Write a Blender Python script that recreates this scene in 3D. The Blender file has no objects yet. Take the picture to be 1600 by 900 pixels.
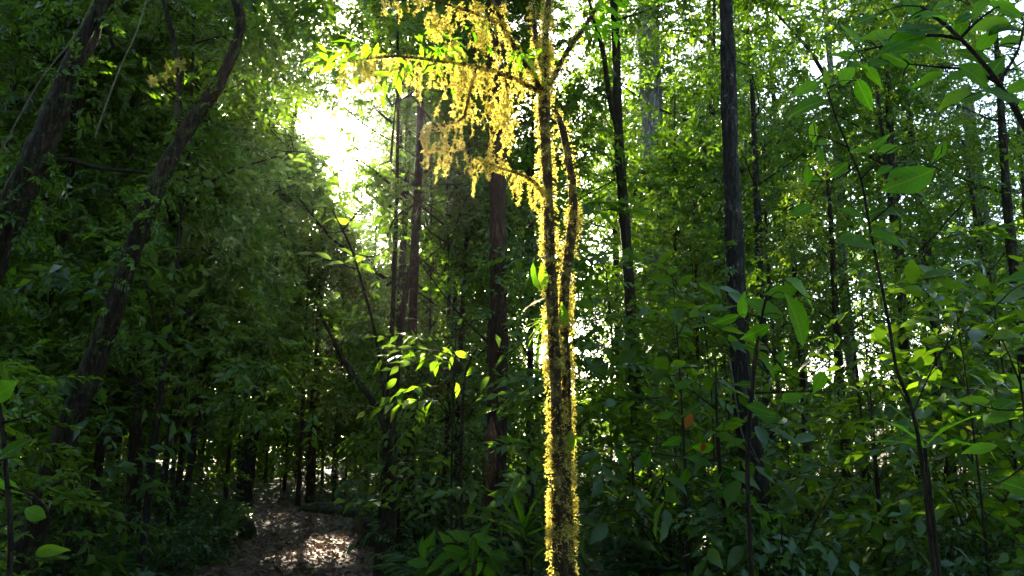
import bpy, math, random
import numpy as np
from mathutils import Vector, Matrix

SEED = 11
rng = np.random.default_rng(SEED)
random.seed(SEED)

# ------------------------------------------------------------------ camera
sc = bpy.context.scene
F_PX = 1232.0                       # focal length in pixels of the 1600 wide photograph
PITCH = math.radians(11.5)
CAM = np.array([0.0, 0.0, 1.6])
cd = bpy.data.cameras.new('camera')
cam = bpy.data.objects.new('camera', cd)
sc.collection.objects.link(cam)
cam.location = CAM
cam.rotation_euler = (math.pi / 2 + PITCH, 0, 0)
cd.sensor_width = 36.0
cd.lens = 36.0 * F_PX / 1600.0
cd.clip_start = 0.05
cd.clip_end = 2000
sc.camera = cam
FWD = np.array([0, math.cos(PITCH), math.sin(PITCH)])
UP = np.array([0, -math.sin(PITCH), math.cos(PITCH)])
RIGHT = np.array([1.0, 0, 0])


def ray(px, py):
    d = FWD + RIGHT * (px - 800) / F_PX + UP * (450 - py) / F_PX
    return d


def P(px, py, Y):
    """World point that the photograph shows at px, py when it stands Y metres ahead."""
    d = ray(px, py)
    return CAM + d * (Y / d[1])


def to_px(p):
    v = np.asarray(p) - CAM
    z = v @ FWD
    return 800 + F_PX * (v @ RIGHT) / z, 450 - F_PX * (v @ UP) / z


# ------------------------------------------------------------------ light
SUN = ray(520, 215)
SUN = SUN / np.linalg.norm(SUN)
sun_el = math.asin(SUN[2])
sun_az = math.atan2(SUN[0], SUN[1])
world = bpy.data.worlds.new('World')
sc.world = world
world.use_nodes = True
wn = world.node_tree
bg = wn.nodes['Background']
sky = wn.nodes.new('ShaderNodeTexSky')
sky.sky_type = 'NISHITA'
sky.sun_disc = False
sky.sun_elevation = sun_el
sky.sun_rotation = sun_az
sky.air_density = 1.0
sky.dust_density = 1.5
wn.links.new(sky.outputs[0], bg.inputs[0])
bg.inputs[1].default_value = 0.105
sl = bpy.data.lights.new('sun', 'SUN')
sl.energy = 5.0
sl.angle = math.radians(0.6)
sl.color = (1.0, 0.88, 0.66)
so = bpy.data.objects.new('sun', sl)
sc.collection.objects.link(so)
so.rotation_euler = Vector(SUN).to_track_quat('Z', 'Y').to_euler()
so.location = Vector(SUN) * 60
vs = sc.view_settings
vs.view_transform = 'Standard'
vs.look = 'None'
vs.gamma = 1.0
vs.exposure = 3.3
cy = sc.cycles
cy.max_bounces = 5
cy.diffuse_bounces = 4
cy.glossy_bounces = 2
cy.transmission_bounces = 4
cy.transparent_max_bounces = 4
cy.caustics_reflective = False
cy.caustics_refractive = False
cy.sample_clamp_indirect = 5.0
cy.use_adaptive_sampling = True
cy.adaptive_threshold = 0.02
cy.use_denoising = True
try:
    cy.denoiser = 'OPENIMAGEDENOISE'
    cy.denoising_input_passes = 'RGB_ALBEDO_NORMAL'
    cy.denoising_prefilter = 'ACCURATE'
except Exception:
    pass

COL = sc.collection


# ------------------------------------------------------------------ materials
def newmat(name):
    m = bpy.data.materials.new(name)
    m.use_nodes = True
    nt = m.node_tree
    nt.nodes.clear()
    out = nt.nodes.new('ShaderNodeOutputMaterial')
    return m, nt, out


def ramp(nt, stops):
    r = nt.nodes.new('ShaderNodeValToRGB')
    el = r.color_ramp.elements
    while len(el) > 1:
        el.remove(el[-1])
    el[0].position, el[0].color = stops[0][0], (*stops[0][1], 1)
    for pos, c in stops[1:]:
        e = el.new(pos)
        e.color = (*c, 1)
    return r


def leaf_material(name, stops, trans=0.5, tint=(2.5, 2.3, 0.4), rough=0.30, objvar=0.5, spec=0.4, veins=False):
    m, nt, out = newmat(name)
    N = nt.nodes.new
    geo = N('ShaderNodeNewGeometry')
    oi = N('ShaderNodeObjectInfo')
    rp = ramp(nt, stops)
    # random by leaf, shifted a little by plant
    ma = N('ShaderNodeMath'); ma.operation = 'MULTIPLY_ADD'
    nt.links.new(oi.outputs['Random'], ma.inputs[0]); ma.inputs[1].default_value = objvar
    mb = N('ShaderNodeMath'); mb.operation = 'MULTIPLY'
    nt.links.new(geo.outputs['Random Per Island'], mb.inputs[0]); mb.inputs[1].default_value = 1 - objvar
    nt.links.new(mb.outputs[0], ma.inputs[2])
    nt.links.new(ma.outputs[0], rp.inputs[0])
    nz = N('ShaderNodeTexNoise'); nz.inputs['Scale'].default_value = 35.0
    nz.inputs['Detail'].default_value = 2.0
    tc = N('ShaderNodeTexCoord')
    nt.links.new(tc.outputs['Object'], nz.inputs['Vector'])
    mr = N('ShaderNodeMapRange')
    mr.inputs['To Min'].default_value = 0.65; mr.inputs['To Max'].default_value = 1.35
    nt.links.new(nz.outputs[0], mr.inputs[0])
    mul = N('ShaderNodeMix'); mul.data_type = 'RGBA'; mul.blend_type = 'MULTIPLY'
    mul.inputs[0].default_value = 1.0
    nt.links.new(rp.outputs[0], mul.inputs[6]); nt.links.new(mr.outputs[0], mul.inputs[7])
    pb = N('ShaderNodeBsdfPrincipled')
    pb.inputs['Roughness'].default_value = rough
    pb.inputs['Specular IOR Level'].default_value = spec
    if veins:  # ribs and blotches of single large leaves
        sp_ = N('ShaderNodeSeparateXYZ'); nt.links.new(tc.outputs['Object'], sp_.inputs[0])
        ab = N('ShaderNodeMath'); ab.operation = 'ABSOLUTE'; nt.links.new(sp_.outputs[1], ab.inputs[0])
        rib = N('ShaderNodeMath'); rib.operation = 'LESS_THAN'; nt.links.new(ab.outputs[0], rib.inputs[0]); rib.inputs[1].default_value = 0.011
        df = N('ShaderNodeMath'); df.operation = 'MULTIPLY_ADD'; nt.links.new(ab.outputs[0], df.inputs[0]); df.inputs[1].default_value = -0.75
        nt.links.new(sp_.outputs[0], df.inputs[2])
        sn = N('ShaderNodeMath'); sn.operation = 'MULTIPLY'; nt.links.new(df.outputs[0], sn.inputs[0]); sn.inputs[1].default_value = 62.0
        si = N('ShaderNodeMath'); si.operation = 'SINE'; nt.links.new(sn.outputs[0], si.inputs[0])
        vr = N('ShaderNodeMapRange'); nt.links.new(si.outputs[0], vr.inputs[0]); vr.inputs['From Min'].default_value = 0.8; vr.inputs['From Max'].default_value = 1.0
        vm = N('ShaderNodeMath'); vm.operation = 'MULTIPLY_ADD'; nt.links.new(vr.outputs[0], vm.inputs[0]); vm.inputs[1].default_value = 0.16
        nt.links.new(rib.outputs[0], vm.inputs[2])
        vc = N('ShaderNodeMix'); vc.data_type = 'RGBA'
        nt.links.new(vm.outputs[0], vc.inputs[0]); nt.links.new(mul.outputs[2], vc.inputs[6]); vc.inputs[7].default_value = (0.14, 0.24, 0.06, 1)
        bn = N('ShaderNodeTexNoise'); bn.inputs['Scale'].default_value = 7.0; bn.inputs['Detail'].default_value = 6
        av = N('ShaderNodeVectorMath'); av.operation = 'ADD'; nt.links.new(tc.outputs['Object'], av.inputs[0])
        rv = N('ShaderNodeMath'); rv.operation = 'MULTIPLY'; nt.links.new(oi.outputs['Random'], rv.inputs[0]); rv.inputs[1].default_value = 90.0
        nt.links.new(rv.outputs[0], av.inputs[1]); nt.links.new(av.outputs[0], bn.inputs['Vector'])
        br = ramp(nt, [(0.66, (0, 0, 0)), (0.70, (1, 1, 1))]); nt.links.new(bn.outputs[0], br.inputs[0])
        vb = N('ShaderNodeMix'); vb.data_type = 'RGBA'
        nt.links.new(br.outputs[0], vb.inputs[0]); nt.links.new(vc.outputs[2], vb.inputs[6]); vb.inputs[7].default_value = (0.13, 0.08, 0.025, 1)
        mul = vb
        bmp = N('ShaderNodeBump'); bmp.inputs['Strength'].default_value = 0.25; bmp.inputs['Distance'].default_value = 0.01
        nt.links.new(si.outputs[0], bmp.inputs['Height']); nt.links.new(bmp.outputs[0], pb.inputs['Normal'])
    nt.links.new(mul.outputs[2], pb.inputs['Base Color'])
    tr = N('ShaderNodeBsdfTranslucent')
    tm = N('ShaderNodeMix'); tm.data_type = 'RGBA'; tm.blend_type = 'MULTIPLY'; tm.inputs[0].default_value = 1.0
    nt.links.new(mul.outputs[2], tm.inputs[6]); tm.inputs[7].default_value = (*tint, 1)
    nt.links.new(tm.outputs[2], tr.inputs['Color'])
    mx = N('ShaderNodeMixShader'); mx.inputs[0].default_value = trans
    nt.links.new(pb.outputs[0], mx.inputs[1]); nt.links.new(tr.outputs[0], mx.inputs[2])
    nt.links.new(mx.outputs[0], out.inputs[0])
    return m


def bark_material(name, dark, light, lichen=None, lich_amt=0.55, scale=9.0):
    m, nt, out = newmat(name)
    N = nt.nodes.new
    tc = N('ShaderNodeTexCoord')
    mp = N('ShaderNodeMapping'); mp.inputs['Scale'].default_value = (1, 1, 0.16)
    nt.links.new(tc.outputs['Object'], mp.inputs[0])
    n1 = N('ShaderNodeTexNoise'); n1.inputs['Scale'].default_value = scale * 3
    n1.inputs['Detail'].default_value = 6; n1.inputs['Roughness'].default_value = 0.7
    nt.links.new(mp.outputs[0], n1.inputs['Vector'])
    r1 = ramp(nt, [(0.32, dark), (0.68, light)])
    nt.links.new(n1.outputs[0], r1.inputs[0])
    col = r1.outputs[0]
    if lichen is not None:
        n2 = N('ShaderNodeTexNoise'); n2.inputs['Scale'].default_value = scale * 0.8
        n2.inputs['Detail'].default_value = 9; n2.inputs['Roughness'].default_value = 0.72
        nt.links.new(tc.outputs['Object'], n2.inputs['Vector'])
        r2 = ramp(nt, [(lich_amt, (0, 0, 0)), (lich_amt + 0.08, (1, 1, 1))])
        nt.links.new(n2.outputs[0], r2.inputs[0])
        mx = N('ShaderNodeMix'); mx.data_type = 'RGBA'
        nt.links.new(r2.outputs[0], mx.inputs[0]); nt.links.new(col, mx.inputs[6])
        mx.inputs[7].default_value = (*lichen, 1)
        col = mx.outputs[2]
    vo = N('ShaderNodeTexVoronoi'); vo.feature = 'DISTANCE_TO_EDGE'; vo.inputs['Scale'].default_value = scale * 2.6
    wd = N('ShaderNodeMix'); wd.data_type = 'VECTOR'; wd.inputs[0].default_value = 0.12
    nt.links.new(mp.outputs[0], wd.inputs[4]); nt.links.new(n1.outputs['Color'], wd.inputs[5]); nt.links.new(wd.outputs[1], vo.inputs['Vector'])
    cr_ = ramp(nt, [(0.0, (0.25, 0.25, 0.25)), (0.14, (1, 1, 1))]); nt.links.new(vo.outputs['Distance'], cr_.inputs[0])
    cm = N('ShaderNodeMix'); cm.data_type = 'RGBA'; cm.blend_type = 'MULTIPLY'; cm.inputs[0].default_value = 0.8
    nt.links.new(col, cm.inputs[6]); nt.links.new(cr_.outputs[0], cm.inputs[7]); col = cm.outputs[2]
    hh = N('ShaderNodeMath'); hh.operation = 'MULTIPLY_ADD'; nt.links.new(cr_.outputs[0], hh.inputs[0]); hh.inputs[1].default_value = 0.7
    nt.links.new(n1.outputs[0], hh.inputs[2])
    pb = N('ShaderNodeBsdfPrincipled'); pb.inputs['Roughness'].default_value = 0.9
    pb.inputs['Specular IOR Level'].default_value = 0.2
    nt.links.new(col, pb.inputs['Base Color'])
    bp = N('ShaderNodeBump'); bp.inputs['Strength'].default_value = 1.0; bp.inputs['Distance'].default_value = 0.035
    nt.links.new(hh.outputs[0], bp.inputs['Height']); nt.links.new(bp.outputs[0], pb.inputs['Normal'])
    nt.links.new(pb.outputs[0], out.inputs[0])
    return m


M = {}
G_DARK, G_MID, G_LITE, G_YEL = (0.026, 0.062, 0.012), (0.047, 0.105, 0.015), (0.078, 0.15, 0.019), (0.15, 0.19, 0.024)
M['leaf'] = leaf_material('leaf_green', [(0, G_DARK), (0.45, G_MID), (0.85, G_LITE), (1, G_YEL)])
M['leaf_big'] = leaf_material('leaf_broad', [(0, (0.032, 0.10, 0.010)), (0.5, (0.058, 0.19, 0.012)), (0.85, (0.09, 0.24, 0.016)), (1, (0.14, 0.25, 0.02))], trans=0.74, rough=0.5, objvar=0.9, spec=0.3, veins=True)
M['leaf_low'] = leaf_material('leaf_undergrowth', [(0, (0.026, 0.068, 0.022)), (0.6, (0.042, 0.105, 0.027)), (1, (0.07, 0.145, 0.03))], trans=0.38, rough=0.28, spec=0.5)
M['leaf_lit'] = leaf_material('leaf_sunlit', [(0, (0.06, 0.14, 0.02)), (1, (0.12, 0.22, 0.03))], trans=0.55, rough=0.4, objvar=0.9, veins=True)  # lighter green: sunlight on the lit leaves is put into their colour
M['moss'] = leaf_material('moss_yellow', [(0, (0.36, 0.31, 0.06)), (0.6, (0.56, 0.51, 0.15)), (1, (0.68, 0.63, 0.26))], trans=0.6, tint=(1.2, 1.12, 0.6), rough=0.8, objvar=0.1, spec=0.1)
M['dead'] = leaf_material('leaf_dead', [(0, (0.10, 0.06, 0.04)), (0.5, (0.20, 0.13, 0.09)), (0.85, (0.30, 0.21, 0.15)), (1, (0.40, 0.30, 0.23))], trans=0.12, tint=(1.2, 1, 0.8), rough=0.65, objvar=0.6, spec=0.25)
M['red'] = leaf_material('leaf_reddish', [(0, (0.35, 0.05, 0.02)), (1, (0.40, 0.16, 0.03))], trans=0.5, tint=(1.4, 1, 0.6))
M['white_lit'] = leaf_material('leaf_white_lit', [(0, (0.5, 0.45, 0.3)), (1, (0.6, 0.55, 0.4))], trans=0.4, tint=(1.1, 1.1, 0.9))  # pale tone paints the white light on one epiphyte leaf
M['twig'] = bark_material('bark_twig', (0.025, 0.017, 0.01), (0.065, 0.045, 0.028))
M['bark'] = bark_material('bark_brown', (0.018, 0.012, 0.006), (0.062, 0.040, 0.021), (0.065, 0.085, 0.025), 0.52)
M['bark_red'] = bark_material('bark_red_brown', (0.03, 0.016, 0.009), (0.10, 0.05, 0.026), (0.10, 0.085, 0.05), 0.62)
M['bark_peel'] = bark_material('bark_peeled', (0.12, 0.05, 0.025), (0.36, 0.17, 0.09), scale=12)
M['bark_lichen'] = bark_material('bark_lichen', (0.02, 0.016, 0.012), (0.07, 0.056, 0.042), (0.20, 0.20, 0.15), 0.57)
M['bark_grey'] = bark_material('bark_grey', (0.12, 0.11, 0.095), (0.28, 0.26, 0.23), (0.36, 0.36, 0.32), 0.56, scale=5)
M['log'] = bark_material('log_mossy', (0.03, 0.022, 0.015), (0.08, 0.06, 0.04), (0.07, 0.10, 0.025), 0.48)
M['bark_mossy'] = bark_material('bark_mossy', (0.05, 0.028, 0.014), (0.14, 0.08, 0.035), (0.34, 0.28, 0.06), 0.5, scale=14)
M['vine'] = bark_material('vine_pale', (0.22, 0.20, 0.13), (0.40, 0.37, 0.25), scale=20)


def soil_material(name, cols, sc1):
    m, nt, out = newmat(name)
    N = nt.nodes.new
    tc = N('ShaderNodeTexCoord')
    v = N('ShaderNodeTexVoronoi'); v.inputs['Scale'].default_value = sc1; v.inputs['Randomness'].default_value = 1
    nt.links.new(tc.outputs['Object'], v.inputs['Vector'])
    n = N('ShaderNodeTexNoise'); n.inputs['Scale'].default_value = 3; n.inputs['Detail'].default_value = 8
    nt.links.new(tc.outputs['Object'], n.inputs['Vector'])
    sx = N('ShaderNodeSeparateColor'); nt.links.new(v.outputs['Color'], sx.inputs[0])
    ad = N('ShaderNodeMath'); ad.operation = 'MULTIPLY_ADD'
    nt.links.new(n.outputs[0], ad.inputs[0]); ad.inputs[1].default_value = 0.9
    mm = N('ShaderNodeMath'); mm.operation = 'MULTIPLY_ADD'; nt.links.new(sx.outputs[0], mm.inputs[0])
    mm.inputs[1].default_value = 0.5; mm.inputs[2].default_value = -0.2
    nt.links.new(mm.outputs[0], ad.inputs[2])
    r = ramp(nt, cols)
    nt.links.new(ad.outputs[0], r.inputs[0])
    pb = N('ShaderNodeBsdfPrincipled'); pb.inputs['Roughness'].default_value = 0.9
    nt.links.new(r.outputs[0], pb.inputs['Base Color'])
    bp = N('ShaderNodeBump'); bp.inputs['Distance'].default_value = 0.04
    nt.links.new(ad.outputs[0], bp.inputs['Height']); nt.links.new(bp.outputs[0], pb.inputs['Normal'])
    nt.links.new(pb.outputs[0], out.inputs[0])
    return m


M['soil'] = soil_material('forest_soil', [(0.1, (0.02, 0.014, 0.009)), (0.6, (0.07, 0.048, 0.032)), (1, (0.12, 0.085, 0.06))], 14)
M['trail'] = soil_material('trail_litter', [(0.1, (0.05, 0.034, 0.024)), (0.6, (0.13, 0.09, 0.064)), (1, (0.22, 0.16, 0.12))], 16)


# ------------------------------------------------------------------ geometry helpers: geo = (V, F, M)
def cat(geos):
    V, F, Mi, o = [], [], [], 0
    for v, f, m in geos:
        if len(v) == 0:
            continue
        V.append(v); F.append(f + o); Mi.append(m); o += len(v)
    if not V:
        return np.zeros((0, 3)), np.zeros((0, 3), int), np.zeros(0, int)
    return np.concatenate(V), np.concatenate(F), np.concatenate(Mi)


def to_mesh(name, geo, mats, smooth=False):
    V, F, Mi = geo
    me = bpy.data.meshes.new(name)
    me.vertices.add(len(V)); me.vertices.foreach_set('co', np.ascontiguousarray(V, dtype=np.float32).ravel())
    me.loops.add(len(F) * 3); me.loops.foreach_set('vertex_index', np.ascontiguousarray(F, dtype=np.int32).ravel())
    me.polygons.add(len(F))
    me.polygons.foreach_set('loop_start', np.arange(0, len(F) * 3, 3, dtype=np.int32))
    me.polygons.foreach_set('material_index', np.ascontiguousarray(Mi, dtype=np.int32))
    if smooth:
        me.polygons.foreach_set('use_smooth', np.ones(len(F), dtype=bool))
    for m in mats:
        me.materials.append(M[m])
    me.update(calc_edges=True)
    return me


def link(name, me, parent=None, kind=None, loc=None):
    o = bpy.data.objects.new(name, me)
    COL.objects.link(o)
    if parent is not None:
        o.parent = parent
    if kind:
        o['kind'] = kind
    if loc is not None:
        o.location = loc
    return o


def thing(name, loc=(0, 0, 0), label=None, category=None, group=None):
    o = bpy.data.objects.new(name, None)
    COL.objects.link(o)
    o.location = loc
    o.empty_display_size = 0.2
    if label: o['label'] = label
    if category: o['category'] = category
    if group: o['group'] = group
    return o


def leaf_geo(L=1.0, W=0.4, n=1, fold=0.12, droop=0.1, mat=0, peak=0.45):
    """Pointed leaf along +X, folded along its midrib."""
    if n == 0:
        w = W * L / 2
        v = [(0, 0, 0), (peak * L, w, fold * w), (L, 0, -droop * L), (peak * L, -w, fold * w)]
        return np.array(v, float), np.array([(0, 2, 1), (0, 3, 2)]), np.full(2, mat)
    s = np.linspace(0, 1, n + 2)
    verts = [(0, 0, 0)]
    for k in range(1, n + 1):
        t = s[k]
        w = W * L / 2 * (math.sin(math.pi * t ** (math.log(0.5) / math.log(peak)))) ** 0.9 * (1 - 0.55 * max(0, t - 0.55) / 0.45) if n > 1 else W * L / 2
        if n == 1:
            t = peak
        x, z = t * L, -droop * L * t * t
        wv = 0.02 * L * math.sin(t * 17 + W * 40) if n > 3 else 0
        verts += [(x, w, z + fold * w + wv), (x, 0, z), (x, -w * (0.9 if n > 3 else 1), z + fold * w - wv)]
    verts.append((L * math.cos(droop), 0, -droop * L * 1.15))
    tip = len(verts) - 1
    f = [(0, 2, 1), (0, 3, 2)]
    for k in range(n - 1):
        a, b = 1 + 3 * k, 4 + 3 * k
        f += [(a, a + 1, b + 1), (a, b + 1, b), (a + 1, a + 2, b + 2), (a + 1, b + 2, b + 1)]
    a = 1 + 3 * (n - 1)
    f += [(a, a + 1, tip), (a + 1, a + 2, tip)]
    return np.array(verts, float), np.array(f), np.full(len(f), mat)


def rot(yaw, pitch, roll):
    """Batch: X axis -> direction with yaw about Z and pitch upwards; roll about own axis."""
    yaw, pitch, roll = np.broadcast_arrays(np.asarray(yaw, float), np.asarray(pitch, float), np.asarray(roll, float))
    cyw, syw, cp, sp, cr, sr = np.cos(yaw), np.sin(yaw), np.cos(pitch), np.sin(pitch), np.cos(roll), np.sin(roll)
    z = np.zeros_like(cyw)
    Rz = np.stack([np.stack([cyw, -syw, z], -1), np.stack([syw, cyw, z], -1), np.stack([z, z, z + 1], -1)], -2)
    Ry = np.stack([np.stack([cp, z, -sp], -1), np.stack([z, z + 1, z], -1), np.stack([sp, z, cp], -1)], -2)
    Rx = np.stack([np.stack([z + 1, z, z], -1), np.stack([z, cr, -sr], -1), np.stack([z, sr, cr], -1)], -2)
    return Rz @ Ry @ Rx


def place(tmpls, idx, R, T, S):
    geos = []
    idx = np.asarray(idx)
    S = np.broadcast_to(np.asarray(S, float), (len(T),))
    for k, (v, f, m) in enumerate(tmpls):
        sel = np.nonzero(idx == k)[0]
        if len(sel) == 0:
            continue
        W = np.einsum('nij,vj->nvi', R[sel], v) * S[sel][:, None, None] + T[sel][:, None, :]
        Fs = f[None] + (np.arange(len(sel)) * len(v))[:, None, None]
        geos.append((W.reshape(-1, 3), Fs.reshape(-1, 3), np.tile(m, len(sel))))
    return cat(geos)


def smooth_path(pts, n):
    pts = np.asarray(pts, float)
    if len(pts) == 2:
        t = np.linspace(0, 1, n)[:, None]
        return pts[0] * (1 - t) + pts[1] * t
    p = np.vstack([2 * pts[0] - pts[1], pts, 2 * pts[-1] - pts[-2]])
    out = []
    u = np.linspace(0, len(pts) - 1, n)
    for x in u:
        i = min(int(x), len(pts) - 2); t = x - i
        a, b, c, d = p[i], p[i + 1], p[i + 2], p[i + 3]
        out.append(0.5 * ((2 * b) + (-a + c) * t + (2 * a - 5 * b + 4 * c - d) * t * t + (-a + 3 * b - 3 * c + d) * t ** 3))
    return np.array(out)


def tube(pts, r0, r1=None, sides=8, n=None, lump=0.0, mat=0, r=None, seed=0, flare=0.0):
    rs = np.random.default_rng(seed)
    n = n or max(4, len(pts) * 3)
    c = smooth_path(pts, n)
    if r is None:
        rad = np.linspace(r0, r1, n)
    else:
        rad = np.interp(np.linspace(0, 1, n), np.linspace(0, 1, len(r)), r)
    if flare:
        rad = rad * (1 + flare * np.exp(-np.arange(n) / n * 14))
    tg = np.gradient(c, axis=0); tg /= np.linalg.norm(tg, axis=1)[:, None] + 1e-9
    ref = np.array([1.0, 0, 0]) if abs(tg[0][0]) < 0.9 else np.array([0, 1.0, 0])
    a = np.linspace(0, 2 * math.pi, sides, endpoint=False)
    ph = rs.uniform(0, 6.28, 4)
    V = np.zeros((n, sides, 3))
    for i in range(n):
        ref = ref - tg[i] * (ref @ tg[i]); ref /= np.linalg.norm(ref)
        b = np.cross(tg[i], ref)
        rr = rad[i] * (1 + lump * (np.sin(2 * a + ph[0] + i * 0.31) * 0.5 + np.sin(3 * a + ph[1] - i * 0.23) * 0.35
                                   + 0.5 * math.sin(i * 0.9 + ph[2]) + rs.normal(0, 0.22, sides)))
        V[i] = c[i] + rr[:, None] * (np.cos(a)[:, None] * ref + np.sin(a)[:, None] * b)
    V = V.reshape(-1, 3)
    i, j = np.meshgrid(np.arange(n - 1), np.arange(sides), indexing='ij')
    j2 = (j + 1) % sides
    A, B, C, D = i * sides + j, i * sides + j2, (i + 1) * sides + j2, (i + 1) * sides + j
    f = np.concatenate([np.stack([A, B, C], -1).reshape(-1, 3), np.stack([A, C, D], -1).reshape(-1, 3)])
    cap = np.array([[(n - 1) * sides, (n - 1) * sides + k, (n - 1) * sides + k + 1] for k in range(1, sides - 1)])
    cap0 = np.array([[0, k + 1, k] for k in range(1, sides - 1)])
    f = np.concatenate([f, cap, cap0])
    return V, f, np.full(len(f), mat)


def smooth01(t):
    t = np.clip(t, 0, 1)
    return t * t * (3 - 2 * t)


def ground_h(x, y):
    return (0.10 * np.sin(x * 0.31 + 1.0) * np.cos(y * 0.23) + 0.05 * np.sin(x * 0.9 + y * 0.7) + 0.02 * np.sin(x * 2.3 - y * 1.9)
            + 0.006 * np.clip(y - 16, 0, 60) + 7.0 * smooth01((np.hypot(x, y) - 42) / 60))


def path_center(y):
    """x of the trail's middle; it leaves to the left beyond 21 m."""
    y = np.asarray(y, float)
    return np.interp(y, [-6, 6, 10, 13, 17, 20, 22, 25, 30, 36], [-1.5, -1.9, -2.5, -3.25, -4.3, -5.1, -6.1, -8.6, -13, -18])


def path_half(y):
    return np.interp(np.asarray(y, float), [-6, 9, 20, 24, 36], [1.2, 1.15, 1.3, 0.8, 0.6])


def on_path(x, y, pad=0.0):
    return abs(x - path_center(y)) < path_half(y) + pad


# ------------------------------------------------------------------ sun gaps in the canopy (real openings along the sun's direction)
GAPS = []      # (start, radius, keep)


def gap(p, r, keep=0.04, t0=0.25):
    GAPS.append((np.asarray(p, float), r, keep, t0))


def in_gap(X, pad=0.15):
    """Chance of keeping each point."""
    k = np.ones(len(X))
    for A, r, keep, t0 in GAPS:
        d = X - A
        t = d @ SUN
        q = np.linalg.norm(d - t[:, None] * SUN, axis=1)
        k = np.where((t > t0) & (q < r + pad), np.minimum(k, keep), k)
    return k


# ------------------------------------------------------------------ foliage templates
def spray(seed, n=11, twig=0.55, L=0.1, W=0.42, mat=0, tmat=1, spread=60, nst=1, droop=0.25, planar=0.25, split=False):
    rs = np.random.default_rng(seed)
    t = np.linspace(0, 1, 5)
    c = np.stack([twig * t, 0.06 * np.sin(t * 3 + rs.uniform(0, 6)), -droop * twig * t * t], -1)
    geos = [tube(c, 0.004, 0.0015, sides=3, n=3, mat=tmat)] if tmat is not None else []
    lt = leaf_geo(1, W, nst, 0.25, 0.18, mat)
    T, Y, Pp, Rr, S = [], [], [], [], []
    for i in range(n):
        u = 0.12 + 0.86 * i / max(1, n - 1)
        p = np.array([np.interp(u, t, c[:, k]) for k in range(3)])
        s = 1 if i % 2 else -1
        yaw = s * math.radians(spread * (1 - 0.45 * u)) + rs.normal(0, 0.25)
        if i == n - 1:
            yaw = rs.normal(0, 0.2)
        T.append(p); Y.append(yaw); Pp.append(rs.normal(-0.25, 0.3)); Rr.append(rs.normal(0, planar * 2))
        S.append(L * rs.uniform(0.7, 1.2) * (0.75 + 0.5 * math.sin(math.pi * u)))
    if split:                                            # wood apart from the placing of each leaf
        return cat(geos), rot(Y, Pp, Rr), np.array(T), np.array(S)
    geos.append(place([lt], np.zeros(n, int), rot(Y, Pp, Rr), np.array(T), np.array(S)))
    return cat(geos)


SMALL = [spray(100 + i, n=13, twig=0.55, L=0.12, W=0.47, nst=0) for i in range(6)]
MED = [spray(200 + i, n=9, twig=0.6, L=0.15, W=0.42, nst=1) for i in range(6)]
LANCE = [spray(300 + i, n=8, twig=0.5, L=0.19, W=0.30, nst=1, droop=0.4) for i in range(5)]
FINE = [spray(150 + i, n=18, twig=0.5, L=0.075, W=0.5, nst=0) for i in range(6)]
LARGE = [spray(360 + i, n=7, twig=0.6, L=0.21, W=0.44, nst=2, droop=0.3) for i in range(5)]
LARGE_SPLIT = [spray(360 + i, n=7, twig=0.6, L=0.21, W=0.44, nst=2, droop=0.3, split=True) for i in range(5)]
MEDL = [spray(250 + i, n=8, twig=0.55, L=0.15, W=0.44, nst=0) for i in range(6)] + [spray(350 + i, n=8, twig=0.5, L=0.18, W=0.3, nst=0, droop=0.4) for i in range(4)]
COARSE = [spray(400 + i, n=9, twig=0.9, L=0.215, W=0.52, tmat=None, nst=0) for i in range(5)]


def frond(seed, L=0.9, n=22, lw=0.16):
    rs = np.random.default_rng(seed)
    t = np.linspace(0, 1, 7)
    c = np.stack([L * t * (1 - 0.15 * t), 0 * t, 0.55 * L * t - 0.75 * L * t * t], -1)
    geos = [tube(c, 0.005, 0.002, sides=3, n=6, mat=1)]
    lt = leaf_geo(1, 0.2, 0, 0.2, 0.2, 0)
    T, Y, S, Pp = [], [], [], []
    for i in range(n):
        u = 0.15 + 0.84 * i / n
        p = np.array([np.interp(u, t, c[:, k]) for k in range(3)])
        for s in (-1, 1):
            T.append(p); Y.append(s * (1.15 - 0.5 * u) + rs.normal(0, 0.05)); Pp.append(rs.normal(-0.3, 0.1))
            S.append(L * lw * 1.5 * math.sin(math.pi * (0.12 + 0.85 * u)) + 0.02)
    geos.append(place([lt], np.zeros(len(T), int), rot(Y, Pp, 0.0), np.array(T), np.array(S)))
    return cat(geos)


FROND = [frond(500 + i) for i in range(4)]


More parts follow.
